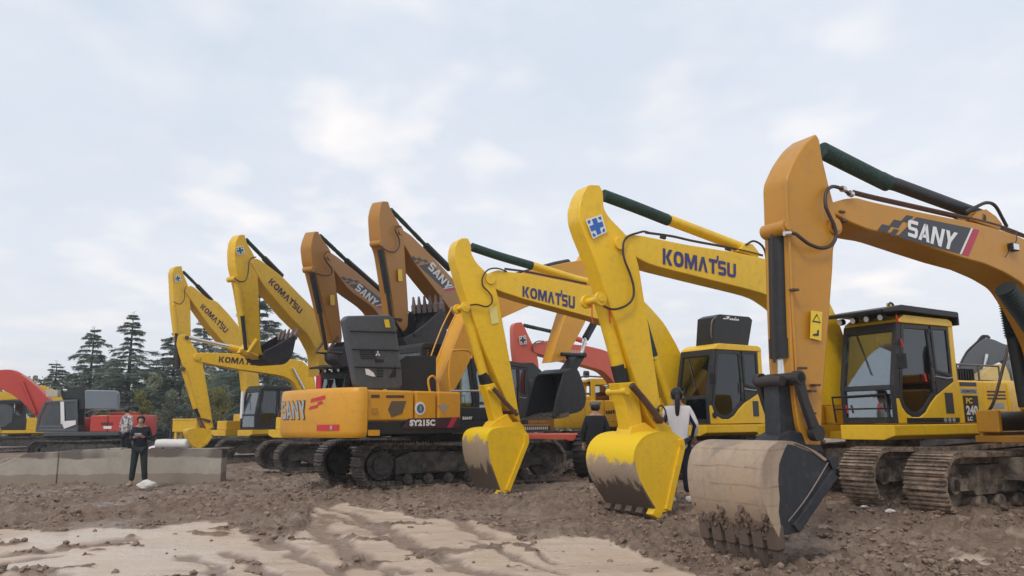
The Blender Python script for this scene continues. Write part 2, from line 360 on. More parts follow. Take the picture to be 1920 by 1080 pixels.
class Mach:
    """local frame of one machine: u forward, v left, z up; pixel reads land on a plane of constant v"""
    def __init__(s,name,O,ang,z0,label,cat='excavator',k=1.0,group=None):
        s.O=O; s.th=R(ang); s.z0=z0; s.k=k
        s.U=(math.cos(s.th),math.sin(s.th)); s.Nn=(-math.sin(s.th),math.cos(s.th))
        s.root=empty(name,(O[0],O[1],z0),s.th,k); tag(s.root,label,cat,group or 'excavators parked in the muddy yard')
        s.side=1
    def L(s,px,py,v):
        r=ray(px,py); n=s.Nn; vv=v*s.k
        t=(s.O[0]*n[0]+s.O[1]*n[1]+vv)/(r[0]*n[0]+r[1]*n[1])
        X,Y,Z=r[0]*t,r[1]*t,r[2]*t+CH
        dx,dy=X-s.O[0],Y-s.O[1]
        return Vector(((dx*s.U[0]+dy*s.U[1])/s.k, v, (Z-s.z0)/s.k))
    def prism(s,pts,w,name,mat,parent=None,bev=.012,v0=0,mb=None,build=True):
        mb=mb or MB(); near=[];far=[]
        for p in pts:
            ww=p[2] if len(p)>2 else w
            q=s.L(p[0],p[1],v0+s.side*ww/2); near.append(q); far.append(Vector((q.x,v0-s.side*ww/2,q.z)))
        rd=name in ('boom','stick')
        if rd: near,far=roundlists(near,far)
        mb.prism(near,far)
        return mb.build(name,mat,parent or s.root,bev,rd) if build else mb
    def tube(s,pts,r,name,mat,v=0,parent=None,n=12,sm=True,mb=None,build=True):
        P=[s.L(p[0],p[1],p[2] if len(p)>2 else v) for p in pts]
        if sm and len(P)>2: 
            rs=r; P=smoothpath(P,5)
        if name=='cylinder_rod_wrap' and len(P)<=3:
            A_,B_=P[0],P[-1]; P=[A_.lerp(B_,i/34) for i in range(35)]; r=[r*(1+random.uniform(-.10,.07)) for i in range(35)]
        mb=mb or MB(); mb.tube(P,r,n)
        return mb.build(name,mat,parent or s.root,0,True) if build else mb
    def quad(s,q,v,name,mat,parent=None,shape=None,lift=.005):
        """q: TL,TR,BR,BL pixels; shape: list of polygons in unit square (y up) or None"""
        c=[s.L(p[0],p[1],v+s.side*lift) for p in q]
        def m(a,b): 
            return (c[0]*(1-a)+c[1]*a)*b+(c[3]*(1-a)+c[2]*a)*(1-b)
        mb=MB(); polys=shape or [[(0,0),(1,0),(1,1),(0,1)]]
        for P in polys: 
            nr=[m(a,b) for a,b in P]; mb.prism(nr,[p-Vector((0,s.side*.003,0)) for p in nr])
        return mb.build(name,mat,parent or s.root)
    def text(s,t,q,v,name,mat,parent=None,bold=.035,lift=.010,shear=0):
        c=[s.L(p[0],p[1],v+s.side*lift) for p in q]
        return texmap(t,c,name,mat,parent or s.root,bold,shear)
def texmap(t,c,name,mat,parent,bold=.035,shear=0):
    c=[Vector(p) for p in c]
    vv,ff=textgeo(t,bold,shear); vs=[]
    for a,b in vv: vs.append((c[0]*(1-a)+c[1]*a)*b+(c[3]*(1-a)+c[2]*a)*(1-b))
    me=bpy.data.meshes.new(name); me.from_pydata([tuple(p) for p in vs],[],ff); me.materials.append(mat)
    return link(name,me,parent)
CROSS=[[(.33,0),(.67,0),(.67,.33),(1,.33),(1,.67),(.67,.67),(.67,1),(.33,1),(.33,.67),(0,.67),(0,.33),(.33,.33)],[(0,0),(.2,0),(.2,.1),(.1,.2),(0,.2)],[(1,0),(1,.2),(.9,.2),(.8,.1),(.8,0)],[(1,1),(.8,1),(.8,.9),(.9,.8),(1,.8)],[(0,1),(0,.8),(.1,.8),(.2,.9),(.2,1)]]
def kmark(m,parent,q,v,mat=None):
    m.quad(q,v,'emblem_backing',WHITE,parent,lift=.004)
    cx=sum(p[0] for p in q)/4;cy=sum(p[1] for p in q)/4
    q2=[(cx+(p[0]-cx)*.84,cy+(p[1]-cy)*.84) for p in q]
    m.quad(q2,v,'emblem',mat or BLUE,parent,CROSS,lift=.009)
def sdecal(m,parent,q,v,tq,checks=True):
    """dark slanted panel with white word, checker tail and red end stripe; q along the boom TL,TR,BR,BL of whole decal"""
    m.quad(q,v,'logo_panel',CHAR,parent,[[(.20,0),(.86,0),(.93,1),(.34,1)]]+([[(.0,.05),(.09,.05),(.12,.38),(.03,.38)],[(.10,.38),(.19,.38),(.22,.70),(.13,.70)],[(.20,.70),(.27,.70),(.31,1),(.24,1)],[(.12,.0),(.17,.0),(.20,.3),(.15,.3)]] if checks else []),lift=.005)
    m.quad(q,v,'logo_line',WHITE,parent,[[(.865,0),(.885,0),(.955,1),(.935,1)]],lift=.006)
    m.quad(q,v,'logo_stripe',CRIM,parent,[[(.89,0),(.965,0),(1.03,1),(.96,1)]],lift=.005)
    m.quad(tq,v,'logo_lettering',WHITE,parent,word('SANY',gap=.10),lift=.011)
def bucketparts(m,shell,mouth,wb,mat_shell,mat_side,teeth,tdir,v0=0,ntooth=5,mat_tooth=None,mat_far_tooth=None,rib=False,earpx=None):
    """shell: px polyline (near plate) from hinge side round to the lip; mouth: px points from lip back to the start; """
    s=m.side; vn_=v0+s*wb/2; vf=v0-s*wb/2
    Sp=[m.L(p[0],p[1],vn_) for p in shell]; Mp=[m.L(p[0],p[1],vn_) for p in mouth]
    Ss=smoothpath(Sp,3)
    cen=sum((p for p in Sp+Mp),Vector())/len(Sp+Mp)
    th=.035
    inn=[p+(cen-p).normalized()*th for p in Ss]; inn_=[p+(cen-p).normalized()*.012 for p in Ss]
    mb=MB(); n=len(Ss)
    a=[(p.x,vn_,p.z) for p in Ss];b=[(p.x,vf,p.z) for p in Ss];c=[(p.x,vn_-s*.002,p.z) for p in inn];d=[(p.x,vf+s*.002,p.z) for p in inn]
    fs=[]
    for i in range(n-1):
        fs+=[(i,i+1,n+i+1,n+i),(2*n+i,3*n+i,3*n+i+1,2*n+i+1),(i,2*n+i,2*n+i+1,i+1),(n+i,n+i+1,3*n+i+1,3*n+i)]
    fs+=[(0,n,3*n,2*n),(n-1,3*n-1,4*n-1,2*n-1)]
    mb.add(a+b+c+d,fs); bk=mb.build('bucket',mat_shell,m.root,0,True)
    poly=[(p.x,p.z) for p in inn_]+[(p.x,p.z) for p in Mp]
    me_=[Sp[-1]]+Mp+[Sp[0]]
    for v,g in ((vn_,1),(vf,-1)):
        mb=MB(); t=.03*s*g
        mb.extr(poly,v-t*.07,v-t*1.2)
        for i in range(1,len(me_)-2):
            p,q=me_[i],me_[i+1]; dv=(q-p)
            if dv.length<.12: continue
            nn=Vector((-dv.z,0,dv.x)).normalized()
            if (cen-p).dot(nn)<0: nn=-nn
            o=g*s*.03
            mb.extr([(p.x,p.z),(q.x,q.z),(q.x+nn.x*.10,q.z+nn.z*.10),(p.x+nn.x*.10,p.z+nn.z*.10)],v+o,v-o*.9)
        mb.build('side_plate',mat_side,bk,.006)
    lip=Sp[-1]; lip2=m.L(teeth[0],teeth[1],vn_); dr=(lip2-lip)
    L=dr.length; dr=dr/L; nn=Vector((-dr.z,0,dr.x))
    for i in range(ntooth):
        f=(i+.5)/ntooth if ntooth>1 else .5
        f=.06+.88*(i/(ntooth-1))
        vc=vn_*(1-f)+vf*f
        mb=MB(); w0=wb*.062; w1=wb*.036
        st=lip-dr*.10
        P=[];
        for q,w,h in ((st,w0,.055),(lip+dr*L*.35,w0,.05),(lip+dr*L*.42,w1*1.1,.038),(lip+dr*L,w1*.75,.010)):
            for (a,b) in ((-1,-1),(1,-1),(1,1),(-1,1)):
                P.append((q.x+nn.x*h*b,vc+w*a,q.z+nn.z*h*b))
        fs=[(3,2,1,0),(12,13,14,15)]
        for k in range(3):
            for j in range(4): fs.append((k*4+j,k*4+(j+1)%4,k*4+4+(j+1)%4,k*4+4+j))
        mb.add(P,fs); mb.build('tooth',(mat_far_tooth if (mat_far_tooth and i>0) else mat_tooth) or mat_shell,bk,.006)
    return bk
# ------------------------------------------------------------------ undercarriage (shared meshes)
_uc={}
def trackpath(hl):
    r=.40; pts=[]
    zc=.47
    for i in range(13):
        a=math.pi/2+math.pi*i/12; pts.append((-hl+r*math.cos(a),zc+r*math.sin(a)))
    for i in range(13):
        a=-math.pi/2+math.pi*i/12; pts.append((hl+r*math.cos(a),zc-.02+r*math.sin(a)))
    pts.append((hl*.4,.46+r*.93)); pts.append((0,.45+r*.92)); pts.append((-hl*.45,.47+r*.93))
    return pts
def ucmesh(key,tm,um,hl,sw):
    if key in _uc: return _uc[key]
    pts=trackpath(hl); n=len(pts); seg=[];tot=0
    for i in range(n):
        a=Vector(pts[i]);b=Vector(pts[(i+1)%n]); seg.append((tot,a,b)); tot+=(b-a).length
    num=int(tot/.186); pitch=tot/num; mb=MB(); j=0
    for k in range(num):
        s=k*pitch
        while j+1<n and seg[j+1][0]<=s: j+=1
        t0,a,b=seg[j]; d=(b-a).normalized(); p=a+d*(s-t0); nn=Vector((d.y,-d.x))   # outward
        if nn.dot(p-Vector((0,.47)))<0 and abs(p.x)>hl: nn=-nn
        c=p
        def P(x,y,v): q=c+d*x+nn*y; return (q.x,v,q.y)
        jit=random.uniform(-.006,.006)
        for x0,x1,y0,y1 in ((-.088,.088,-.02,.018),(-.075,-.045,.018,.052),(-.008,.018,.018,.045),(.05,.078,.018,.048)):
            vs=[P(x0,y0,-sw/2),P(x1,y0,-sw/2),P(x1,y1,-sw/2),P(x0,y1,-sw/2),P(x0,y0,sw/2),P(x1,y0,sw/2),P(x1,y1,sw/2),P(x0,y1,sw/2)]
            vs=[(q[0],q[1]+jit,q[2]) for q in vs]
            mb.add(vs,[(0,1,2,3),(7,6,5,4),(0,4,5,1),(1,5,6,2),(2,6,7,3),(3,7,4,0)])
        # chain link
        vs=[P(-.085,-.10,-.10),P(.085,-.10,-.10),P(.085,-.02,-.10),P(-.085,-.02,-.10),P(-.085,-.10,.10),P(.085,-.10,.10),P(.085,-.02,.10),P(-.085,-.02,.10)]
        mb.add(vs,[(0,1,2,3),(7,6,5,4),(0,4,5,1),(1,5,6,2),(2,6,7,3),(3,7,4,0)])
    tr=mb.build('track',tm,mesh_only=True)
    mb=MB(); mb.extr([(-hl+.30,.30),(hl-.50,.30),(hl-.35,.42),(hl-.35,.60),(hl-.6,.70),(-hl+.6,.70),(-hl+.30,.58)],-.16,.20)
    mb.box((-hl*.55,-.19,.33),(-hl*.15,.235,.50)); mb.box((hl*.05,-.19,.33),(hl*.50,.235,.50))
    mb.box((-hl*.1,-.15,.70),(hl*.05,.12,.78))
    fr=mb.build('track_frame',um,mesh_only=True)
    mb=MB()
    mb.disc((-hl,0,.47),(0,1,0),.27,.34,24); mb.disc((-hl,.0,.47),(0,1,0),.17,.50,18)
    for k in range(21):
        a=2*math.pi*k/21; mb.box((-.035,-.05,.25),(.035,.05,.36),Matrix.Rotation(a,3,'Y')); 
        for q in range(len(mb.v)-8,len(mb.v)): x,y,z=mb.v[q]; mb.v[q]=(x-hl,y,z+.47)
    sp=mb.build('sprocket',um,mesh_only=True,smooth=True)
    mb=MB(); mb.disc((hl,0,.45),(0,1,0),.33,.16,24); mb.disc((hl,0,.45),(0,1,0),.12,.34,16); mb.box((hl-.42,-.17,.37),(hl+.02,-.12,.53)); mb.box((hl-.42,.12,.37),(hl+.02,.17,.53))
    idl=mb.build('idler',um,mesh_only=True,smooth=True)
    mb=MB(); mb.disc((0,0,.20),(0,1,0),.095,.42,14); ro=mb.build('roller',um,mesh_only=True,smooth=True)
    _uc[key]=(tr,fr,sp,idl,ro); return _uc[key]
def undercarriage(m,dth,key='d',tm=None,um=None,hl=1.85,gauge=1.20,sw=.60,rollers=True):
    tr,fr,sp,idl,ro=ucmesh(key,tm,um,hl,sw); d=R(dth)
    for s in (1,-1):
        off=Vector((-math.sin(d)*gauge*s,math.cos(d)*gauge*s,0))
        t=link('track',tr,m.root); t.location=off; t.rotation_euler=(0,0,d)
        for nm,me in (('track_frame',fr),('sprocket',sp),('idler',idl)):
            o=link(nm,me,t); 
            if s<0 and nm=='track_frame': o.rotation_euler=(0,0,0); o.scale=(1,-1,1)
        if rollers:
            for i in range(7):
                o=link('roller',ro,t); o.location=(-hl+.55+i*(2*hl-1.1)/6,0,0)
    mb=MB(); rot=Matrix.Rotation(d,3,'Z')
    for s in (1,-1):
        mb.box((-.75,0,.48),(-.35,gauge*s,.80),rot); mb.box((.35,0,.48),(.75,gauge*s,.80),rot)
    mb.box((-.85,-.55,.45),(.85,.55,.82),rot); mb.build('cross_frame',um,m.root,.01)
    mb=MB(); mb.tube([(0,0,.80),(0,0,1.02)],.62,28); mb.build('swing_ring',um,m.root,0,True)
# ------------------------------------------------------------------ upper structure
def planprism(pts,z0,z1,mb=None):
    mb=mb or MB(); mb.prism([(u,v,z0) for u,v in pts],[(u,v,z1) for u,v in pts]); return mb
def counterweight(m,mat,z0=1.02,z1=2.0,w=1.38,u0=-1.75,rad=2.75):
    pts=[(u0,-w),(u0,w)]
    a0=math.asin(w/rad*.93)
    for i in range(17):
        a=a0*(1-2*i/16); pts.append((-rad*math.cos(a),rad*math.sin(a)*(1.02)))
    mb=MB()
    prof=[(.93,z0),(1.0,z0+.12),(1.0,z1-.22),(.985,z1-.08),(.955,z1)]
    n=len(pts); vs=[]
    for s,z in prof:
        for (u,v) in pts: vs.append((u0+(u-u0)*s if u<u0 else u,v*(s*.5+.5) ,z))
    fs=[tuple(range(n)),tuple(range(len(vs)-1,len(vs)-n-1,-1))]
    for k in range(len(prof)-1):
        for i in range(n): fs.append((k*n+i,k*n+(i+1)%n,(k+1)*n+(i+1)%n,(k+1)*n+i))
    mb.add(vs,fs); return mb.build('counterweight',mat,m.root,.02,True)
def rail(m,pts,name='handrail',mat=None,r=.018):
    for P in pts: mb=MB(); mb.tube(P,r,8); o=mb.build(name,mat or STEEL,m.root,0,True)
    return o
def cab(m,col,frame=FRAME,lower=None,guard=False,gl=DGLASS,fg=FGLASS,fancy=True,open_front=False):
    lower=lower or col
    o=MB()
    o.extr([(-.22,2.89),(-.20,2.98),(-.1,3.02),(1.12,3.03),(1.27,2.95),(1.30,2.89)],.36,1.40)
    for v0,v1 in ((.37,.43),(1.33,1.39)):
        o.box((-.22,v0,1.25),(-.10,v1,2.95))
        o.extr([(-.22,1.26),(1.50,1.26),(1.515,1.66),(1.42,1.66),(1.36,1.52),(1.26,1.42),(1.12,1.36),(.92,1.36),(.76,1.43),(.60,1.58),(.40,1.72),(-.10,1.95),(-.22,1.95)],v0+.002,v1-.002)
    o.box((-.215,.40,1.26),(-.16,1.36,2.05)); o.box((-.215,.40,2.80),(-.16,1.36,2.95))
    cb=o.build('cab',lower,m.root,.015)
    f=MB()
    LP=[(-.14,1.27),(1.40,1.27),(1.41,1.62),(1.36,1.55),(1.26,1.45),(1.12,1.39),(.92,1.39),(.76,1.46),(.60,1.61),(.40,1.75),(-.10,1.98)]
    lm=MB(); lm.extr(LP,.431,.436); lm.extr(LP,1.322,1.328); lm.box((-.158,.44,1.27),(-.150,1.32,2.06)); lm.box((-.15,.437,1.262),(1.48,1.321,1.275)); lm.box((-.15,.44,2.875),(1.25,1.32,2.885)); lm.build('interior_trim',frame,cb)
    door=[(1.415,1.66),(1.20,2.88),(.46,2.88),(.42,2.3),(.42,1.73),(.61,1.59),(.77,1.44),(.93,1.37),(1.12,1.37),(1.25,1.43),(1.35,1.53)]
    quart=[(.41,2.88),(-.09,2.88),(-.09,2.02),(.39,2.10)]
    for v0,v1 in ((.375,.425),(1.335,1.385)):
        framering(f,door,.075,v0,v1); framering(f,quart,.055,v0,v1)
        f.extr([(.395,2.09),(-.09,2.01),(-.10,1.955),(.40,1.725)],v0,v1)
        f.extr([(1.43,1.67),(1.52,1.67),(1.525,1.9),(1.32,2.88),(1.22,2.88)],v0-.003,v1+.003)
    fr=f.build('door',frame,cb,.006)
    g=MB()
    for v in (.40,1.36):
        q=inset(door,.07); g.extr(q,v-.004,v+.004); q=inset(quart,.05); g.extr(q,v-.004,v+.004)
    g.box((-.195,.44,2.06),(-.187,1.32,2.80)); g.build('window',gl,fr)
    f=MB()  # front frame
    def strip(a,b,v0,v1,t=.05): 
        a=Vector(a);b=Vector(b);n_=Vector((-(b-a).y,(b-a).x)).normalized()*t
        f.prism([(a.x,v0,a.y),(b.x,v0,b.y),(b.x+n_.x,v0,b.y+n_.y),(a.x+n_.x,v0,a.y+n_.y)],[(a.x,v1,a.y),(b.x,v1,b.y),(b.x+n_.x,v1,b.y+n_.y),(a.x+n_.x,v1,a.y+n_.y)])
    for v0,v1 in ((.375,.45),(1.31,1.387)):
        strip((1.52,1.26),(1.535,1.86),v0,v1); strip((1.535,1.86),(1.32,2.90),v0,v1)
    strip((1.525,1.26),(1.53,1.36),.45,1.31); strip((1.535,1.80),(1.52,1.88),.45,1.31); strip((1.35,2.76),(1.32,2.90),.45,1.31)
    ff=f.build('front_frame',frame,cb,.006)
    g=MB(); g.prism([(1.49,.45,1.36),(1.495,.45,1.80),(1.495,1.31,1.80),(1.49,1.31,1.36)],[(1.482,.45,1.36),(1.487,.45,1.80),(1.487,1.31,1.80),(1.482,1.31,1.36)])
    g.prism([(1.49,.45,1.88),(1.31,.45,2.76),(1.31,1.31,2.76),(1.49,1.31,1.88)],[(1.482,.45,1.88),(1.302,.45,2.76),(1.302,1.31,2.76),(1.482,1.31,1.88)])
    g.build('windscreen',fg,ff)
    if fancy:
        s=MB(); s.box((.15,.62,1.30),(.70,1.12,1.70)); s.box((.62,.62,1.68),(.72,1.12,1.78)); s.box((.12,.60,1.68),(.68,1.14,1.82)); s.box((.05,.62,1.80),(.20,1.12,2.45),Matrix.Rotation(R(-8),3,'Y'),(.1,.9,1.8)); s.box((.08,.75,2.45),(.17,1.0,2.66)); s.build('seat',SEAT,cb,.03)
        s=MB(); s.box((.2,.44,1.3),(.8,.58,1.92)); s.box((.2,1.16,1.3),(.8,1.28,1.92)); s.tube([(.75,.51,1.9),(.80,.52,2.08)],.02,8); s.tube([(.75,1.22,1.9),(.80,1.21,2.08)],.02,8); s.box((1.15,.5,1.28),(1.4,.62,2.02)); s.tube([(1.25,.8,1.3),(1.1,.8,1.75)],.015,8); s.tube([(1.25,.98,1.3),(1.1,.98,1.75)],.015,8); s.build('console',FRAME,cb,.01)
        s=MB(); s.tube([(1.33,.62,2.75),(1.47,.95,2.05)],.008,6); s.build('wiper',RUBR,ff)
        s=MB(); s.tube([(.50,1.40,1.95),(.50,1.425,1.95),(.50,1.425,2.15),(.50,1.40,2.15)],.013,6); s.build('door_handle',STEEL,fr,0,True)
        s=MB(); s.tube([(.40,1.39,2.03),(.10,1.40,2.0),(-.08,1.39,2.02)],.012,6); s.build('grab_bar',SILV,fr,0,True)
        s=MB(); s.tube([(1.40,1.38,2.55),(1.52,1.55,2.5),(1.52,1.55,2.3)],.012,6); s.box((1.50,1.47,2.12),(1.535,1.63,2.36)); s.build('mirror',BLK,cb,.01,True)
        for zz in (1.75,2.2,2.75): s=MB(); s.box((.44,1.385,zz),(.50,1.398,zz+.07)); s.build('door_hinge',BLK,fr,.003)
    else:
        s=MB(); s.box((.1,.6,1.3),(.7,1.15,2.3)); s.build('seat',SEAT,cb,.03)
    if guard:
        gmb=MB(); gmb.extr([(-.28,3.05),(-.30,3.15),(1.25,3.18),(1.75,3.08),(1.74,3.03),(1.25,3.08)],.28,1.46)
        gmb.box((-.32,.28,2.92),(-.28,1.46,3.14)); gr=gmb.build('roof_guard',BLK,cb,.01)
        for i in range(4):
            v=.48+i*.26; l=MB(); l.disc((1.50,v,2.98),(1,0,-.15),.055,.09,14); lo=l.build('work_lamp',BLK,gr,0,True); l=MB(); l.disc((1.552,v,2.972),(1,0,-.15),.047,.006,14); l.build('lens',LAMPW,lo)
        for u,v in ((1.15,1.2),(.3,.9),(-.1,.5)): l=MB(); l.tube([(u+.07*math.cos(a),v,3.17+.08*math.sin(a)) for a in [math.pi*k/6 for k in range(7)]],.018,6); l.build('lifting_eye',BLK,gr)
    return cb
def deck(m,mat,u0=-1.8,u1=1.66,w=1.42,top=1.24):
    mb=MB()
    for s in (1,-1):
        prof=[(s*.42,top),(s*w,top),(s*w,top-.17),(s*(w-.20),1.0),(s*.42,1.0)]
        mb.prism([(u0,v,z) for v,z in prof],[(u1,v,z) for v,z in prof])
    mb.box((u0,-.42,.99),(.9,.42,1.12)); return mb.build('deck',mat,m.root,.012)
def panels(m,mat,hood=None,top=1.98,right=True,left=True,vent=True):
    hood=hood or mat
    ob=[]
    if left:
        for (a,b,t) in ((-1.02,-.27,top),(-1.74,-1.04,top)):
            mb=MB(); mb.box((a,.36,1.245),(b,1.36,t)); ob.append(mb.build('side_panel',mat,m.root,.03))
    if right:
        for (a,b,t) in ((-1.74,-1.04,top),(-1.02,-.22,top),(-.20,.70,top-.08)):
            mb=MB(); mb.box((a,-1.36,1.245),(b,-.42,t)); ob.append(mb.build('side_panel',mat,m.root,.03))
        mb=MB(); mb.box((.72,-1.30,1.245),(1.5,-.62,1.62)); mb.build('tool_box',mat,m.root,.03)
    mb=MB(); mb.box((-1.74,-.40,1.13),(-.30,.34,top-.02)); mb.box((-1.7,-1.0,top),(-.75,.30,top+.16)); mb.build('engine_hood',hood,m.root,.03)
    mb=MB(); mb.tube([(-1.3,-.7,top+.1),(-1.3,-.7,top+.55),(-1.38,-.7,top+.68)],.06,12); mb.build('exhaust',BLK,m.root,0,True)
    return ob
def rails_std(m,top=1.98,mat=None):
    rail(m,[[(-1.7,1.28,top),(-1.7,1.28,top+.28),(-.4,1.28,top+.28),(-.4,1.28,top)],[(-1.05,1.28,top),(-1.05,1.28,top+.28)],
            [(-.2,-1.28,top),(-.2,-1.28,top+.3),(.6,-1.28,top+.28),(1.4,-1.28,1.75),(1.45,-1.28,1.3)]],mat=mat or STEEL)
def body(m,col,dth,key,tm,um,cabcol=None,cabframe=FRAME,guard=False,fancy=True,hood=None,lowercol=None,docab=True,hl=1.85,deckcol=None,cw=None,gl=DGLASS,fg=FGLASS,rollers=True,tracks=True):
    if tracks: undercarriage(m,dth,key,tm,um,hl,rollers=rollers)
    deck(m,deckcol or col); counterweight(m,cw or col)
    P=panels(m,col,hood); rails_std(m)
    if docab: cab(m,cabcol or col,cabframe,lowercol,guard,gl,fg,fancy)
    return P
def lipmud(m,par,lip,up,wb,n,r,seed=4,mat=None):
    rg=random.Random(seed); A=m.L(lip[0],lip[1],wb/2); B=m.L(up[0],up[1],wb/2); mb=MB()
    bm=bmesh.new(); bmesh.ops.create_icosphere(bm,subdivisions=2,radius=1); bv=[v.co.copy() for v in bm.verts]; bf=[tuple(v.index for v in f.verts) for f in bm.faces]; bm.free()
    for i in range(n):
        t=rg.random()**2; v=rg.uniform(-wb/2+.03,wb/2-.02); p=A.lerp(B,t*(.5+.5*math.sin(v*9)**2)); s=r*rg.uniform(.45,1.2)
        ph=rg.uniform(0,6); q=Vector((p.x+rg.uniform(-.01,.03),v,p.z+rg.uniform(-.04,.02)))
        mb.add([q+Vector((c.x*s*.7,c.y*s,c.z*s*1.25))*(1+.28*math.sin(c.x*5+ph)*math.sin(c.z*4+ph)) for c in bv],bf)
    o=mb.build('caked_mud',mat or MUDM,par,0,True); o['kind']='stuff'; return o
# ------------------------------------------------------------------ E1 : amber machine at the right edge
G1='excavators lined up in the row'
def pinshaft(m,px,py,w,r=.05,parent=None,mat=None,v0=0):
    q=m.L(px,py,v0+m.side*w/2); mb=MB(); mb.tube([(q.x,v0-w/2,q.z),(q.x,v0+w/2,q.z)],r,16); return mb.build('pin',mat or PIN,parent or m.root,0,True)
m=Mach('excavator',(8.2,11.2),208,-.10,'amber excavator at the right edge whose dark bucket is caked with dried tan mud','excavator'); E1=m
w=.46
bm_=m.prism([(1552,392),(1562,379),(1584,373),(1606,370),(1624,375),(1640,379),(1700,392),(1830,418),(1900,438),(1960,466),(2020,520),(2050,600),(2052,735),(2000,735),(1985,650),(1950,580),(1920,533),(1886,512),(1847,495),(1797,481),(1740,462),(1670,438),(1632,432),(1595,417),(1567,402),(1556,400)],w,'boom',AMB,bev=.015)
sdecal(m,bm_,[(1655,394),(1832,430),(1822,482),(1645,434)],w/2,[(1703,411),(1796,437),(1787,470),(1702,442)])
stick=m.prism([(1530,251,.34),(1537,262,.40),(1541,292,.42),(1548,320,w+.02),(1555,350,w+.03),(1566,390,w+.03),(1571,430,w+.03),(1569,452,w+.03),(1563,466,w+.02),(1562,500,w),(1555,596,.42),(1543,747,.36),(1540,835,.32),(1510,835,.30),(1496,797,.30),(1485,690,.32),(1481,560,.33),(1479,465,.34),(1476,380,.34),(1474,335,.34),(1490,298,.34),(1510,268,.34)],w,'stick',AMB,bev=.015)
# pivot boss, ribs and lugs
q=m.L(1563,425,m.side*w/2); mb=MB(); mb.tube([(q.x,.21,q.z),(q.x,.262,q.z)],.10,28); mb.tube([(q.x,.262,q.z),(q.x,.285,q.z)],.06,20); mb.build('pivot_boss',AMB,stick,.006,True)
m.tube([(1474,340,.19),(1476,400,.19),(1481,470,.19),(1487,600,.185),(1498,760,.17)],.014,'edge_rib',AMB,parent=stick,n=6)
q=m.L(1461,425,.13); mb=MB()
q=m.L(1472,426,.17)
mb.tube([(q.x,-.12,q.z),(q.x,.20,q.z)],.08,20); mb.tube([(q.x,-.14,q.z),(q.x,.225,q.z)],.045,16)
mb.build('cylinder_lug',AMB,stick,.006,True)
m.tube([(1541,282),(1600,312),(1664,344)],.098,'cylinder_rod_wrap',GREEN,n=18)
cy=m.tube([(1652,334),(1672,344),(1680,346),(1838,404)],.082,'stick_cylinder',BLK,n=18,sm=False)
pinshaft(m,1845,408,.30,.05,cy,BLK)
m.prism([(1820,412),(1832,396),(1850,392),(1868,405),(1880,420),(1875,432)],.30,'cylinder_bracket',AMB,bm_)
mb=MB()
for v in (.06,.16):
    m.tube([(1810,398,v),(1830,388,v),(1850,380,v),(1866,386,v),(1880,410,v),(1888,425,v)],.022,'',HOSE,mb=mb,build=False,n=8)
mb.build('hose',RUBR,m.root,0,True)
mb=MB()
for v,dy in ((.20,0),(.12,3),(-.1,6)):
    m.tube([(1600,358+dy,v),(1640,376+dy-8,v),(1720,392+dy-6,v),(1850,416+dy,v),(1900,432+dy,v),(1960,458,v)],.014,'',HOSE,mb=mb,build=False,n=6)
mb.build('steel_pipe',PIN,bm_,0,True)
m.tube([(1596,366,.26),(1578,354,.27),(1560,350,.28),(1549,362,.29),(1548,385,.30),(1556,405,.30),(1565,425,.30),(1567,445,.29),(1558,460,.29),(1540,465,.28),(1518,458,.27),(1500,445,.26),(1490,438,.24),(1470,437,.20)],.020,'hose',HOSE,n=10)
mb=MB(); m.tube([(1578,354,.27),(1584,355,.27)],.035,'',STEEL,mb=mb,build=False,sm=False); m.tube([(1592,362,.26),(1598,365,.26)],.035,'',STEEL,mb=mb,build=False,sm=False); m.tube([(1470,438,.21),(1482,437,.23)],.026,'',STEEL,mb=mb,build=False,sm=False); mb.build('hose_fitting',CHROME,m.root,0,True)
m.quad([(1521,582),(1542,585),(1540,639),(1519,634)],.205,'warning_sticker',YELV,stick,lift=.012)
m.quad([(1524,587),(1540,589),(1539,606),(1523,603)],.205,'warning_symbol',BLKV,stick,[[(0,0),(1,0),(.5,1)],],lift=.016)
m.quad([(1527,592),(1537,593),(1537,603),(1526,601)],.205,'warning_symbol',YELV,stick,[[(0,0),(1,0),(.5,1)],],lift=.019)
m.quad([(1524,614),(1539,616),(1538,634),(1523,631)],.205,'warning_symbol',BLKV,stick,[[(.1,.1),(.8,.2),(.8,.8),(.6,.8),(.6,.45),(.1,.3)]],lift=.016)
for px,py in ((1492,543),(1507,690),(1532,722),(1524,733),(1524,775),(1579,397),(1583,414)):
    q=m.L(px,py,.24); mb=MB(); mb.box((q.x-.04,.18,q.z-.012),(q.x+.04,.255,q.z+.012)); mb.build('hose_clip',PIN,stick if px<1570 else bm_,.004)
q=m.L(1898,464,.25); mb=MB(); mb.box((q.x-.07,.22,q.z-.05),(q.x+.07,.30,q.z+.05)); wl=mb.build('work_lamp',BLK,bm_,.01); mb=MB(); mb.box((q.x-.055,.30,q.z-.038),(q.x+.055,.306,q.z+.038)); mb.build('lens',LAMPW,wl)
m.tube([(1905,432,.24),(1906,450,.26),(1898,462,.27),(1885,482,.25)],.006,'cable',RUBR,parent=bm_,n=6)
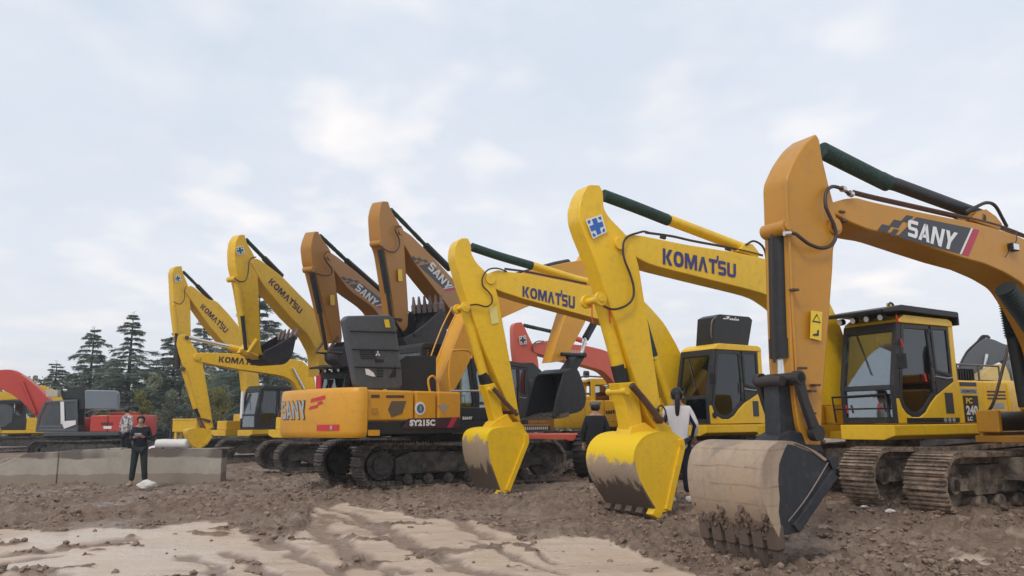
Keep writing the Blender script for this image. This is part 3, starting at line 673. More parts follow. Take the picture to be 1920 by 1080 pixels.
# bucket cylinder and linkage
bc=m.tube([(1459,428),(1460,440),(1464,640)],.112,'bucket_cylinder',BLK,n=20,sm=False); m.tube([(1464,636),(1466,672)],.125,'cylinder_collar',BLK,parent=bc,n=20,sm=False); m.tube([(1467,672),(1467,712)],.055,'rod',CHROME,parent=bc,n=14,sm=False)
m.tube([(1447,440,.14),(1448,560,.14),(1452,680,.13)],.014,'cylinder_pipe',RUBR,parent=bc,n=8)
pinshaft(m,1467,714,.34,.05,mat=DPIN)
qa,qb,qc=m.L(1496,708,.26),m.L(1508,752,.26),m.L(1530,812,.26)
for v in (-.26,.26):
    mb=MB(); dd=(qc-qa).normalized(); e=Vector((-dd.z,0,dd.x))*.055; mb.prism([Vector((p.x,v-.028,p.z)) for p in (qa+e,qb+e*.8,qc+e,qc-e,qb-e*.8,qa-e)],[Vector((p.x,v+.028,p.z)) for p in (qa+e,qb+e*.8,qc+e,qc-e,qb-e*.8,qa-e)]); mb.tube([(qc.x,v-.045,qc.z),(qc.x,v+.045,qc.z)],.08,18); mb.tube([(qa.x,v-.04,qa.z),(qa.x,v+.04,qa.z)],.07,18); mb.build('link_arm',DPIN,m.root,0,True)
mb=MB(); q=m.L(1496,709,.26); p=m.L(1463,712,0); mb.tube([(p.x,-.17,p.z),(p.x,.20,p.z)],.065,16); mb.tube([(q.x,-.24,q.z),(q.x,.3,q.z)],.05,16); mb.box((q.x,-.05,q.z-.04),(p.x,.05,p.z+.04)); mb.build('link_shaft',DPIN,m.root,0,True)
m.prism([(1458,708),(1484,708),(1492,760),(1500,822),(1462,826),(1460,760)],.20,'bucket_link',BLKB)
m.prism([(1450,834),(1460,818),(1482,806),(1510,812),(1535,826),(1548,850),(1500,845),(1460,838)],.30,'bucket_ear',BLKB)
MS1=mudshell('dried_mud_shell',(.022,.026,.034),-.10,1.17,0)
BK1=bucketparts(m,[(1552,862),(1530,846),(1508,836),(1484,827),(1462,829),(1442,842),(1432,868),(1430,903),(1436,945),(1448,980),(1463,1008)],[(1495,999),(1567,895),(1570,873),(1561,852)],1.04,MS1,BLKB,(1472,1072),None,ntooth=6,mat_tooth=plain('wet_mud_steel',(.115,.078,.058),.6,0,.4,20,.5))
m.tube([(1478,978,.522),(1515,930,.522),(1556,862,.522)],.008,'weld_line',STEEL,parent=BK1,n=5); m.tube([(1490,832,.522),(1515,842,.522),(1545,864,.522)],.007,'weld_line',STEEL,parent=BK1,n=5)
# mud film on the near flank of the bucket
q0=[(1460,827),(1478,829),(1468,850),(1461,870),(1459,900),(1462,935),(1460,960),(1464,985),(1461,1008),(1446,980),(1434,946),(1428,903),(1430,867),(1441,841)]
m.prism(q0,.006,'mud_film',MS1,BK1,0,v0=.521)
lipmud(m,BK1,(1463,1006),(1440,955),1.04,170,.03)
undercarriage(m,2,'m',TRKM,UCM,1.95); counterweight(m,AMB); panels(m,AMB,right=False); cab(m,AMB)
tu=m.L(1852,790,-1.15)
mb=MB(); mb.box((-1.8,.42,1.0),(1.66,1.42,1.24)); mb.box((-1.8,-1.38,1.0),(tu.x-.02,.41,1.10)); mb.build('deck',AMB,m.root,.012)
mb=MB(); mb.tube([(tu.x,-1.15,tu.z),(-1.6,-1.15,tu.z)],.145,24); tk=mb.build('black_tank',BLK,m.root,.01,True)
q=m.L(1868,790,-1.3); mb=MB(); mb.disc((q.x,-1.30,tu.z),(0,1,0),.05,.02,6); 
for u in (tu.x-.03,-.9): 
    mb=MB(); mb.box((u-.04,-1.32,tu.z-.16),(u+.04,-.98,tu.z+.165)); mb.build('tank_band',AMB2,tk,.02)
mb=MB(); mb.box((-1.6,-1.33,tu.z-.29),(tu.x-.05,-1.27,tu.z-.155)); mb.build('deck_edge',AMB2,m.root,.01)
mb=MB(); framering(mb,[(tu.x-.20,tu.z-.05),(tu.x-.15,tu.z),(tu.x-.20,tu.z+.05),(tu.x-.25,tu.z)],.02,-1.302,-1.285); mb.build('tank_emblem',SILV,tk)
qa=m.L(1905,722,-1.25); qb=m.L(1905,772,-1.25); mb=MB(); mb.box((qa.x-1.5,-1.25,qb.z),(qa.x,-.5,qa.z)); mb.build('side_box',AMB2,m.root,.04)
a=m.L(1902,600,-.75);b=m.L(1862,775,-1.1)
# boom cylinders, wrapped rod
for v in (-.38,.38):
    mb=MB(); p0=m.L(1885,540,v); p1=Vector((1.15,v,1.5)); PP_=[p0.lerp(p1,.42*i/40) for i in range(41)]; mb.tube(PP_,[.095 if i%2 else .125 for i in range(41)],14); mb.build('cylinder_rod_wrap',DGREEN,m.root,0,True)
    mb=MB(); mb.tube([p0.lerp(p1,.40),p1],.095,16); mb.build('boom_cylinder',BLK,m.root,0,True)
rl=m.tube([(1900,618,-.9),(1893,640,-.9),(1866,745,-1.1),(1852,775,-1.3),(1850,800,-1.35),(1858,822,-1.35),(1876,830,-1.3)],.022,'handrail',STEEL,n=8)
# ------------------------------------------------------------------ E2
m=Mach('excavator',(6.33,13.92),210,0,'yellow excavator with black roof guard, number 240 on its side and a half muddy bucket','excavator',k=.94); E2=m
w=.42
B2=m.prism([(1160,449),(1166,442),(1175,440),(1187,440),(1210,443),(1240,449),(1290,459),(1367,471),(1437,485),(1500,508),(1545,545),(1572,600),(1596,670),(1606,760),(1556,760),(1530,690),(1505,625),(1475,577),(1437,551),(1320,522),(1217,496),(1173,470),(1162,462)],w,'boom',YEL)
m.quad([(1243,465),(1380,495),(1380,521),(1243,495)],w/2,'logo_lettering',NAVY,B2,word('KOMLTSU',tick=4),lift=.008)
S2=m.prism([(1103,346,.30),(1124,347,.34),(1131,359,.36),(1132,390,.40),(1142,407,.42),(1174,440,.44),(1187,459,.45),(1198,498,.44),(1206,550,.43),(1218,620,.42),(1236,743,.38),(1247,795,.34),(1232,806,.32),(1212,775,.32),(1189,704,.32),(1162,620,.32),(1145,575,.32),(1116,488,.32),(1095,437,.32),(1087,412,.32),(1086,388,.32),(1092,364,.30)],w,'stick',YEL)
kmark(m,S2,[(1098,412),(1128,402),(1138,435),(1112,448)],.205)
m.tube([(1131,366),(1190,388),(1253,413)],.092,'cylinder_rod_wrap',GREEN,n=16); cy=m.tube([(1250,411),(1258,414),(1405,470)],.088,'stick_cylinder',YEL,n=16,sm=False)
m.prism([(1385,470),(1398,455),(1412,458),(1425,475),(1422,484)],.28,'cylinder_bracket',YEL,B2)
mb=MB()
for v in (.05,.14): m.tube([(1398,460,v),(1412,452,v),(1426,458,v),(1434,470,v),(1437,486,v)],.018,'',HOSE,mb=mb,build=False,n=8)
mb.build('hose',RUBR,m.root,0,True)
mb=MB()
for v,dy in ((.16,-6),(.06,-4)): m.tube([(1210,441+dy,v),(1260,448+dy,v),(1300,457+dy,v),(1370,470+dy,v),(1430,484+dy,v)],.012,'',HOSE,mb=mb,build=False,n=6)
for px,py in ((1243,446),(1365,468)): m.tube([(px-4,py-2,.12),(px+4,py,.12)],.03,'',HOSE,mb=mb,build=False,sm=False)
mb.build('steel_pipe',HOSE,B2,0,True)
m.tube([(1216,436,.16),(1207,434,.20),(1195,437,.23),(1180,442,.24),(1170,452,.25),(1168,470,.25),(1172,490,.26),(1181,512,.26),(1188,538,.26),(1186,560,.26),(1172,574,.25),(1150,580,.24),(1132,574,.22)],.017,'hose',HOSE,n=8)
q=m.L(1163,456,.23); mb=MB(); mb.tube([(q.x-.0,-.24,q.z),(q.x,.25,q.z)],.10,20); mb.build('pivot_boss',YEL,B2,.006,True)
mb=MB(); q=m.L(1127,560,.19)
for v in (-.17,.17): mb.tube([(q.x,v-.03,q.z),(q.x,v+.03,q.z)],.10,20)
mb.tube([(q.x,-.2,q.z),(q.x,.215,q.z)],.05,14); mb.build('cylinder_lug',YEL,S2,.004,True)
bc=m.tube([(1124,560),(1128,570),(1162,692)],.105,'bucket_cylinder',YEL,n=18,sm=False); m.tube([(1158,684),(1168,722)],.110,'cylinder_collar',BLK,parent=bc,n=18,sm=False)
mb=MB()
for x in (1110,1143): m.tube([(x,568,.12),(x,590,.12),(x+1,606,.12)],.010,'',CRIM,mb=mb,build=False,n=6)
mb.build('red_tape',REDV,bc)
m.prism([(1160,718),(1190,716),(1198,740),(1206,806),(1180,806),(1172,760)],.26,'bucket_link',YEL)
pinshaft(m,1176,733,.46,.05,mat=YEL)
def twolinks(m,pts,r,mat,v0=.24):
    Q=[m.L(x,y,v0) for x,y in pts]
    for v in (-v0,v0): mb=MB(); mb.tube([(q.x,v,q.z) for q in Q],r,10); mb.build('link_arm',mat,m.root,0,True)
twolinks(m,[(1184,722),(1208,750),(1236,785)],.05,PIN)
pinshaft(m,1240,788,.5,.05); pinshaft(m,1234,770,.46,.035)
m.tube([(1225,790,.23),(1230,770,.25),(1240,760,.25),(1248,772,.25),(1244,786,.24)],.012,'hose',HOSE,n=6)
m.prism([(1180,818),(1184,800),(1210,792),(1228,806),(1244,790),(1258,800),(1262,812),(1215,824)],.34,'bucket_ear',YEL)
MS2=mudshell('half_muddy_shell',(.76,.50,.004),-.0,1.12,1)
bucketparts(m,[(1266,811),(1240,809),(1216,814),(1200,826),(1190,845),(1188,872),(1198,905),(1218,940),(1235,965)],[(1256,958),(1283,838),(1280,822)],1.13,MS2,YEL,(1250,976),None,ntooth=5,mat_tooth=YEL,mat_far_tooth=MS2)
P=body(m,YEL,0,'m',TRKM,UCM,guard=True,hl=1.95)
L=lambda u,v,z: Vector((u,v,z))
def sidequad(m,par,u0,u1,z0,z1,v,name,mat,lift=.004):
    mb=MB(); s=1 if v>0 else -1; mb.box((min(u0,u1),min(v,v+s*lift),z0),(max(u0,u1),max(v,v+s*lift),z1)); return mb.build(name,mat,par)
def sidetext(m,par,t,u0,u1,z0,z1,v,name,mat,bold=.05,lift=.008):
    s=1 if v>0 else -1; vv=v+s*lift
    return texmap(t,[(u0,vv,z1),(u1,vv,z1),(u1,vv,z0),(u0,vv,z0)],name,mat,par,bold)
p=P[0]
sidequad(m,p,-.36,-.80,1.26,1.72,1.36,'model_panel',BLKV)
sidetext(m,p,'PC',-.43,-.62,1.58,1.68,1.36,'model_lettering',YELV); sidetext(m,p,'240',-.41,-.76,1.39,1.55,1.36,'model_number',WHITE); sidetext(m,p,'LC',-.43,-.58,1.29,1.36,1.36,'model_lettering',WHITE)
sidequad(m,p,-.30,-.80,1.755,1.84,1.36,'stripe_panel',SILV); sidetext(m,p,'KOMATSU',-.36,-.76,1.77,1.82,1.36,'side_lettering',CHAR,.03)
sidequad(m,p,-.30,-.80,1.88,1.95,1.36,'stripe_panel',CHAR)
for z in (1.30,1.36,1.42): sidequad(m,P[1],-1.1,-1.68,z,z+.03,1.36,'vent_slot',CHAR)
for z in (1.66,1.72,1.78): sidequad(m,P[1],-1.1,-1.68,z,z+.03,1.36,'vent_slot',PIN)
sidequad(m,P[1],-1.2,-1.6,1.50,1.60,1.36,'label_plate',SILV)
sidequad(m,m.root,-.15,1.28,1.265,1.345,1.392,'sill_stripe',BLKV)
for u in (.02,.14,.26): 
    mb=MB(); mb.disc((u,1.40,1.305),(0,1,0),.04,.006,16); mb.build('round_badge',SILV,m.root)
sidequad(m,m.root,-.02,.20,1.42,1.76,1.385,'lower_vent',CHAR,.012)
mb=MB(); mb.tube([(1.60,.3,1.28),(1.66,.3,1.70),(1.66,1.3,1.72),(1.60,1.34,1.28)],.018,8); mb.tube([(1.63,.3,1.5),(1.63,1.3,1.5)],.014,8); mb.build('front_guard_rail',BLK,m.root,0,True)
for (u,v,z) in ((1.56,.50,1.5),(1.56,1.12,1.52),(1.28,1.42,2.55),(.72,1.41,2.0),(1.35,1.42,2.95)):
    mb=MB(); mb.box((u-.01,v-.018,z-.07),(u+.008,v+.016,z+.07),Matrix.Rotation(.2,3,'X'),(u,v,z)); mb.build('red_ribbon',REDV,m.root,.01)
mb=MB(); mb.disc((.75,.9,3.24),(0,0,1),.05,.14,14); mb.build('beacon',YELV,m.root,0,True)
mb=MB()
for i in range(9): mb.box((-1.05+i*.08,.5,2.0),(-1.02+i*.08,1.2,2.2))
mb.build('grille',BLK,m.root)
# ------------------------------------------------------------------ E3
m=Mach('excavator',(4.55,18.3),211,0,'yellow excavator with a clear glazed cab and black raised cover, third arm from the right','excavator',k=.94); E3=m
w=.42
B3=m.prism([(916,519),(921,511),(933,506),(943,508),(990,514),(1040,524),(1100,536),(1150,540),(1185,549),(1210,566),(1245,605),(1268,645),(1295,700),(1318,760),(1280,780),(1255,735),(1228,690),(1205,650),(1180,620),(1120,598),(1050,579),(980,560),(935,545),(920,535)],w,'boom',YEL)
m.quad([(980,536),(1078,556),(1078,579),(980,556)],w/2,'logo_lettering',NAVY,B3,word('KOMLTSU',tick=4),lift=.008)
S3=m.prism([(866,446,.30),(878,447,.33),(883,458,.36),(884,475,.38),(893,492,.42),(913,512,.44),(926,528,.45),(935,560,.44),(942,600,.43),(955,670,.41),(972,770,.38),(977,793,.35),(962,778,.32),(938,724,.32),(905,645,.32),(882,578,.32),(868,540,.32),(858,505,.32),(852,480,.32),(853,463,.30),(858,452,.30)],w,'stick',YEL)
m.tube([(884,463),(935,480),(997,498)],.090,'cylinder_rod_wrap',GREEN,n=16); m.tube([(994,497),(1002,499),(1075,522),(1100,528)],.086,'stick_cylinder',YEL,n=16,sm=False)
m.tube([(950,509,.22),(932,503,.24),(915,506,.25),(905,520,.25),(905,535,.25),(914,545,.26),(922,556,.26),(922,568,.26),(912,575,.25),(895,571,.24),(882,572,.22)],.016,'hose',HOSE,n=8)
mb=MB()
for v,dy in ((.16,-5),(.06,-3)): m.tube([(946,508+dy,v),(990,514+dy,v),(1040,524+dy,v),(1100,536+dy,v)],.012,'',HOSE,mb=mb,build=False,n=6)
mb.build('steel_pipe',HOSE,B3,0,True)
q=m.L(920,523,.23); mb=MB(); mb.tube([(q.x,-.24,q.z),(q.x,.25,q.z)],.11,20); mb.build('pivot_boss',YEL,B3,.006,True)
mb=MB(); q=m.L(874,575,.19)
for v in (-.17,.17): mb.tube([(q.x,v-.03,q.z),(q.x,v+.03,q.z)],.10,20)
mb.tube([(q.x,-.2,q.z),(q.x,.215,q.z)],.05,14); mb.build('cylinder_lug',YEL,S3,.004,True)
bc=m.tube([(870,575),(874,585),(908,706)],.10,'bucket_cylinder',YEL,n=18,sm=False); m.tube([(904,700),(915,722)],.108,'cylinder_collar',BLK,parent=bc,n=18,sm=False)
m.quad([(917,577),(931,575),(936,605),(922,608)],.205,'warning_sticker',plain('cream_vinyl',(.72,.62,.20),.5),S3,lift=.012)
m.prism([(908,722),(928,718),(937,738),(946,792),(930,800),(920,760)],.26,'bucket_link',YEL); pinshaft(m,922,730,.46,.05,mat=YEL)
twolinks(m,[(925,728),(945,752),(970,778)],.045,PIN); pinshaft(m,966,772,.5,.05)
m.prism([(915,808),(925,792),(940,782),(952,776),(962,792),(975,790),(985,803),(945,815)],.34,'bucket_ear',YEL)
MS3=mudshell('streaky_muddy_shell',(.76,.50,.004),-.0,1.15,2)
bucketparts(m,[(984,803),(960,800),(938,801),(922,806),(914,818),(913,838),(918,868),(930,900),(941,929)],[(955,922),(991,830),(990,814)],1.03,MS3,YEL,(950,938),None,ntooth=5,mat_tooth=YEL,mat_far_tooth=MS3)
mb=MB(); m.tube([(1207,600,.34),(1229,675,.34)],.085,'',GREEN,mb=mb,build=False,sm=False); mb.build('cylinder_rod_wrap',GREEN,m.root,0,True); m.tube([(1227,668,.34),(1262,770,.34)],.088,'boom_cylinder',YEL,n=14,sm=False)
P=body(m,YEL,0,'d',TRKD,UCD,gl=glass('clear_side_glass',(.55,.58,.55),.02),fg=glass('clear_front_glass',(.75,.8,.76),.10,.03))
sidequad(m,m.root,-.02,.16,1.42,1.76,1.385,'lower_vent',CHAR,.012)
mb=MB(); mb.disc((1.36,1.395,1.45),(0,1,0),.07,.01,16); mb.build('lock_cover',BLKV,m.root)
rc=m.prism([(1340,594),(1350,589),(1405,594),(1411,600),(1403,650),(1337,648)],.55,'raised_cover',BLK,v0=.95)
m.quad([(1356,592),(1386,595),(1386,602),(1356,599)],1.225,'script_lettering',WHITE,rc,[[(0,.1),(.33,.25),(.42,.95),(.30,1),(.12,.75),(.28,.7),(.2,.45),(0,.4)]]+[[(.40+.12*i,.05),(.49+.12*i,.05),(.50+.12*i,.5),(.42+.12*i,.55)] for i in range(5)]+[[(.74,.6),(.78,.6),(.79,.95),(.76,1)]],lift=.016)
m.tube([(1343,594,1.25),(1335,602,1.25),(1333,625,1.25),(1335,634,1.25)],.014,'cover_handle',STEEL,n=6)
# ------------------------------------------------------------------ E4 : facing away
m=Mach('excavator',(-1.6,17.5),45,0,'orange-yellow excavator seen from behind, its grey engine cover raised and dark bucket hanging open','excavator'); E4=m; m.side=-1
undercarriage(m,-15,'d2',TRKD,UCD,1.85)
w=.46
B4=m.prism([(820,735),(832,695),(868,608),(880,582),(897,560),(925,536),(990,508),(1063,492),(1100,486),(1122,484),(1130,498),(1118,520),(1075,540),(1030,560),(987,576),(940,597),(912,618),(890,657),(870,700),(850,737)],w,'boom',AMB2)
S4=m.prism([(1133,440,.34),(1150,442,.36),(1146,480,.44),(1132,520,.44),(1110,575,.42),(1097,605,.38),(1060,676,.32),(1032,680,.30),(1044,640,.32),(1060,593,.36),(1084,530,.40),(1105,475,.40)],w,'stick',AMB2)
m.tube([(1118,598),(1098,634)],.10,'bucket_cylinder',BLK,n=14,sm=False); m.tube([(1098,634),(1090,664)],.05,'rod',CHROME,n=12,sm=False)
mb=MB(); a=m.L(1054,664,-.3);  b=m.L(1096,666,-.3); mb.tube([(a.x,-.28,a.z),(b.x,-.28,b.z)],.05,10); mb.tube([(a.x,.2,a.z),(b.x,.2,b.z)],.05,10); mb.tube([(b.x,-.32,b.z),(b.x,.3,b.z)],.07,12); mb.build('link_arm',BLK,m.root,0,True)
m.prism([(1082,668),(1098,668),(1078,700),(1060,700)],.30,'bucket_link',BLK)
bucketparts(m,[(1060,698),(1080,690),(1092,715),(1099,748),(1090,770),(1062,778)],[(1036,782),(1046,735),(1056,703)],.95,BLKB,BLKB,(1026,787),None,ntooth=5,mat_tooth=STEEL)
cy=m.tube([(1065,492),(1040,497),(960,520)],.09,'stick_cylinder',BLK,n=12,sm=False)
mb=MB()
for x in (0,14): m.tube([(862-x,575,-.28),(840-x,620,-.28),(815-x,690,-.28),(803-x*.5,730,-.28)],.016,'',AMB2,mb=mb,build=False,n=6)
mb.build('steel_pipe',AMB2,B4,0,True)
# body by side reads (right side, v=-1.35)
uR=lambda x,y,v=-1.35: m.L(x,y,v)
uc=uR(686,780).x; uf=uR(862,780).x; ub=uR(776,780).x
CD,CV,CE=.42,1.40,2.6
def cwu(v): return -CD*(max(0,1-abs(v/CV)**CE))**(1/CE)
pts=[(uc+cwu(CV*math.sin(t)),CV*math.sin(t)) for t in [math.pi/2*(1-2*i/36) for i in range(37)]]
mb=MB(); prof=[(.90,1.0),(.97,1.04),(1,1.12),(1,1.66),(.985,1.80),(.95,1.88),(.90,1.90)]
cc=Vector((uc,0)); n=len(pts); vs=[]
for s_,z in prof:
    for (u,v) in pts: vs.append((uc+(u-uc)*s_,v*(s_*.35+.65),z))
fs=[tuple(range(n)),tuple(range(len(vs)-1,len(vs)-n-1,-1))]
for k in range(len(prof)-1):
    for i in range(n): fs.append((k*n+i,k*n+(i+1)%n,(k+1)*n+(i+1)%n,(k+1)*n+i))
mb.add(vs,fs); cw4=mb.build('counterweight',AMB2,m.root,0,True)
segs=[(686,738),(740,776),(778,812),(814,862)]
PP=[]
for a,b in ((688,776),(778,818),(820,864)):
    ua,ub_=uR(a,780).x,uR(b,780).x; mb=MB(); mb.box((ua+.008,-1.36,1.30),(ub_-.008,-.42,1.86)); PP.append(mb.build('side_panel',AMB2,m.root,.035))
mb=MB(); mb.box((uc+.01,-1.34,1.05),(uf+1.0,-.42,1.285)); mb.box((uc,-.42,1.0),(uf+.6,1.3,1.25)); mb.build('deck',BLK,m.root,.01)
mb=MB(); mb.box((uf+.03,-1.30,1.29),(uf+1.1,-.5,1.56)); tb=mb.build('tool_box',BLK,m.root,.02)
m.text('SANY',[(867,781),(886,781),(886,787),(867,787)],-1.30,'box_lettering',WHITE,tb,.05,lift=.02)
m.quad([(864,789),(902,789),(902,797),(864,797)],-1.30,'box_marks',SILV,tb,[[(0,.1),(.17,.1),(.17,.6),(0,.6)],[(.2,.1),(.37,.1),(.37,.6),(.2,.6)],[(.42,.8),(.5,1),(.58,.8),(.5,.1)],[(.63,.1),(.70,.1),(.70,.6),(.63,.6)],[(.78,.1),(.97,.1),(.97,.6),(.78,.6)]],lift=.012)
m.quad([(690,806),(712,806),(712,817),(690,817)],-1.36,'step_plate',AMB2,m.root,lift=.03)
m.quad([(758,785),(862,782),(862,802),(752,803)],-1.36,'model_panel',NAVYD,PP[1],[[(.07,1),(1,1),(1,0),(0,0)]],lift=.006)
m.text('SY215C',[(768,787),(816,786.5),(816,798.5),(768,799)],-1.36,'model_lettering',WHITE,PP[1],.06,lift=.016)
m.quad([(842,783),(862,782),(858,801),(838,802)],-1.36,'red_stripe',CRIM,PP[2],[[(.3,1),(.8,1),(.5,0),(0,0)]],lift=.012)
q=m.L(787.5,766,-1.36); mb=MB(); mb.disc((q.x,-1.366,q.z),(0,1,0),.125,.008,28); eb=mb.build('round_emblem',WHITE,PP[1]); mb=MB(); mb.disc((q.x,-1.374,q.z),(0,1,0),.085,.008,24); mb.build('emblem_disc',plain('steel_blue_vinyl',(.06,.12,.22),.4),eb)
mb=MB(); 
for k in range(3): mb.disc((q.x,-1.380,q.z+(-.03+.03*k)),(0,1,0),.022,.006,10)
mb.build('emblem_mark',SILV,eb)
m.quad([(818,757),(842,757),(838,778),(824,778)],-1.36,'shield_decal',plain('khaki_vinyl',(.34,.30,.24),.5),PP[2],[[(0,1),(.3,.85),(.5,1),(.7,.85),(1,1),(.85,.45),(.62,0),(.5,.25),(.3,.5)]],lift=.006)
m.quad([(728,752),(762,752),(758,781),(724,784)],-1.36,'louvre',plain('louvre_brown',(.12,.08,.05),.6),PP[0],[[(.18,1),(1,1),(.86,.2),(.3,0),(.05,.5)]],lift=.006)
m.quad([(696,740),(712,740),(712,746),(696,746)],-1.36,'label_plate',PIN,PP[0],lift=.006); m.quad([(724,741),(758,741),(758,746),(724,746)],-1.36,'label_plate',PIN,PP[0],lift=.006)
m.quad([(698,765),(709,765),(709,776),(698,776)],-1.36,'latch',AMB,PP[0],lift=.02)
# counterweight graphics follow the curved rear
def cwdec(name,mat,v0,v1,z0,z1,shape=None,text=None,bold=.05,lift=.012):
    def P(a,b):
        v=v0+(v1-v0)*a; e=.004; u=cwu(v); t=Vector((cwu(v+e)-cwu(v-e),2*e)).normalized(); nn=Vector((-t.y,t.x)); 
        if nn.x>0: nn=-nn
        return Vector((uc+u+nn.x*lift,v+nn.y*lift,z0+(z1-z0)*b))
    if text:
        vv,ff=textgeo(text,bold,0); me=bpy.data.meshes.new(name); me.from_pydata([tuple(P(a,b)) for a,b in vv],[],ff); me.materials.append(mat); return link(name,me,cw4)
    mb=MB()
    for S in shape: mb.add([P(a,b) for a,b in S],[tuple(range(len(S)))])
    return mb.build(name,mat,cw4)
SW=[[(x+.10*(1-y)-.05,y) for x,y in p] for p in word('SANY',gap=.10)]
cwdec('logo_backing',CHAR,1.03,-.03,1.33,1.70,shape=SW,lift=.010); cwdec('logo_lettering',SILV,1.00,.0,1.35,1.69,shape=SW,lift=.016)
cwdec('red_mark',REDV,-.10,-.62,1.52,1.78,shape=[[(.0,.0),(.55,.12),(.62,.35),(.1,.22)],[(.1,.5),(.5,.60),(.5,.85),(.15,.76)],[(.5,.60),(1,.72),(1,.98),(.5,.85)],[(.62,.3),(.9,.4),(.82,.62),(.55,.5)]],lift=.010)
g6=[[(x/8,0),(x/8+1/8,0),(x/8+1/8,1),(x/8,1)] for x in range(8)]
cwdec('red_label',REDV,-.40,-1.02,1.13,1.24,shape=g6,lift=.010)
cwdec('label_marks',SILV,-.80,-.86,1.15,1.22,shape=[[(0,0),(1,0),(1,1),(0,1)]],lift=.016)
# raised engine cover
hood=m.prism([(645,600),(652,592),(732,590),(741,600),(747,640),(754,700),(755,722),(748,729),(676,730),(668,722),(660,680)],.16,'raised_engine_cover',GREY,v0=-.62,bev=.03)
for ya,yb in ((621,623),(655,657),(688,690)):
    m.tube([(655+(ya-600)*.11,ya,-.71),(745+(ya-621)*.09,yb,-.71)],.014,'panel_groove',BLK,parent=hood,n=5,sm=False)
m.quad([(720,599),(729,599),(732,614),(723,614)],-.70,'yellow_sticker',YELV,hood,lift=.012)
lv=[[(0,y),(.95,y),(.97,y+.10),(0,y+.10)] for y in (0,.2,.4,.6,.8)]
m.quad([(674,656),(704,656),(706,672),(677,673)],-.70,'louvre_slots',BLK,hood,lv,lift=.014)
m.quad([(704,657),(713,657),(713,668),(704,668)],-.70,'three_diamond_logo',WHITE,hood,[[(.5,1),(.66,.72),(.5,.45),(.34,.72)],[(.5,.45),(.22,.45),(0,.1),(.3,.1)],[(.5,.45),(.78,.45),(1,.1),(.7,.1)]],lift=.014)
m.quad([(704,673),(721,674),(720,679),(704,679)],-.70,'cover_marks',BLK,hood,[[(x,0),(x+.15,0),(x+.15,1),(x,1)] for x in (0,.2,.4,.6,.8)],lift=.014)
m.quad([(683,691),(700,692),(704,706),(688,707)],-.70,'white_patch',WHITE,hood,[[(0,.3),(.1,1),(.5,.95),(.9,.5),(1,0),(.6,.05)]],lift=.014)
for i in range(4): m.quad([(707,689+i*5),(719,689+i*5),(719,692+i*5),(707,692+i*5)],-.70,'slot',BLK,hood,lift=.014)
m.quad([(731,684),(742,684),(745,712),(730,708)],-.70,'plate_mark',BLK,hood,[[(0,0),(1,1),(.9,.2)]],lift=.01)
m.prism([(752,674),(762,667),(818,667),(818,736),(752,736)],.5,'inner_hood',BLK,v0=-.25)
# handrails right front
mb=MB(); z=-1.1
m.tube([(806,735,-1.0),(803,712,-1.0),(812,705,-1.0),(820,716,-1.0),(823,735,-1.0)],.022,'',AMB2,mb=mb,build=False,n=8)
m.tube([(845,735,-.9),(842,700,-.9),(846,662,-.9),(852,657,-.9),(876,657,-.9),(884,664,-.9),(884,672,-.9)],.022,'',AMB2,mb=mb,build=False,n=8); mb.build('handrail',AMB2,m.root,0,True)
mb=MB(); m.tube([(884,640,-1.1),(905,700,-1.1),(925,765,-1.1),(940,800,-1.1)],.022,'',STEEL,mb=mb,build=False,n=8); m.tube([(845,733,-1.1),(905,733,-1.1)],.022,'',STEEL,mb=mb,build=False,n=8); mb.build('step_rail',SILV,m.root,0,True)
cab(m,BLK,FRAME,fancy=True,gl=GLASS)
def blockmarks(m,q,v,name,mat,par,n=7,lift=.01):
    m.quad(q,v,name,mat,par,[[(i/n,(.0 if i%3 else .1)),((i+.72)/n,0),((i+.72)/n,.9),(i/n,1)] for i in range(n)],lift=lift)
# ------------------------------------------------------------------ raised arms farther down the row
def simple_arm(m,col,boom,stick,w,scyl,bcyl,texts=(),hose=None,stickcol=None,wrap=GREEN,bmat=BLK,smat=BLK,r=.09,pivot=None,lug=None,bcmat=None):
    b=m.prism(boom,w,'boom',col,bev=.015)
    ws=w*.95
    s=m.prism(stick,ws,'stick',stickcol or col,bev=.015)
    if scyl:
        n=len(scyl)
        m.tube(scyl[:2],r*.62,'rod' if wrap is CHROME else 'cylinder_rod_wrap',wrap,n=10,sm=False)
        if n>2: m.tube(scyl[1:],r*.9,'stick_cylinder',smat,n=10,sm=False)
    if bcyl:
        m.tube(bcyl[:2],r*.85,'bucket_cylinder',bmat,v=.13,n=12,sm=False)
        if len(bcyl)>2: m.tube(bcyl[1:3],r*.55,'rod',bcmat or BLK,v=.13,n=10,sm=False)
    if hose: m.tube(hose,.018,'hose',HOSE,v=w/2+.04,n=6)
    if pivot: 
        q=m.L(pivot[0],pivot[1],w/2); mb=MB(); mb.tube([(q.x,-w/2-.03,q.z),(q.x,w/2+.04,q.z)],.10,18); mb.build('pivot_boss',col,b,.005,True)
    if lug:
        q=m.L(lug[0],lug[1],.15); mb=MB(); mb.tube([(q.x,-.1,q.z),(q.x,.2,q.z)],.08,16); mb.build('cylinder_lug',col,s,.005,True)
    return b,s
def linkset(m,a,b,c,mat=PIN,w=.36,r=.045):
    """a on the stick, b rod end, c on the bucket"""
    for v in (-w/2,w/2):
        vv=w/2; A,B,C_=m.L(*a,vv),m.L(*b,vv),m.L(*c,vv); mb=MB(); mb.tube([(A.x,v,A.z),(B.x,v,B.z),(C_.x,v,C_.z)],r,8); mb.build('link_arm',mat,m.root,0,True)
def dq(cx,cy,ax,ay,h,l):  # helper: oriented quad around a point
    return [(cx-ax*l-ay*h*-1*0,cy)]
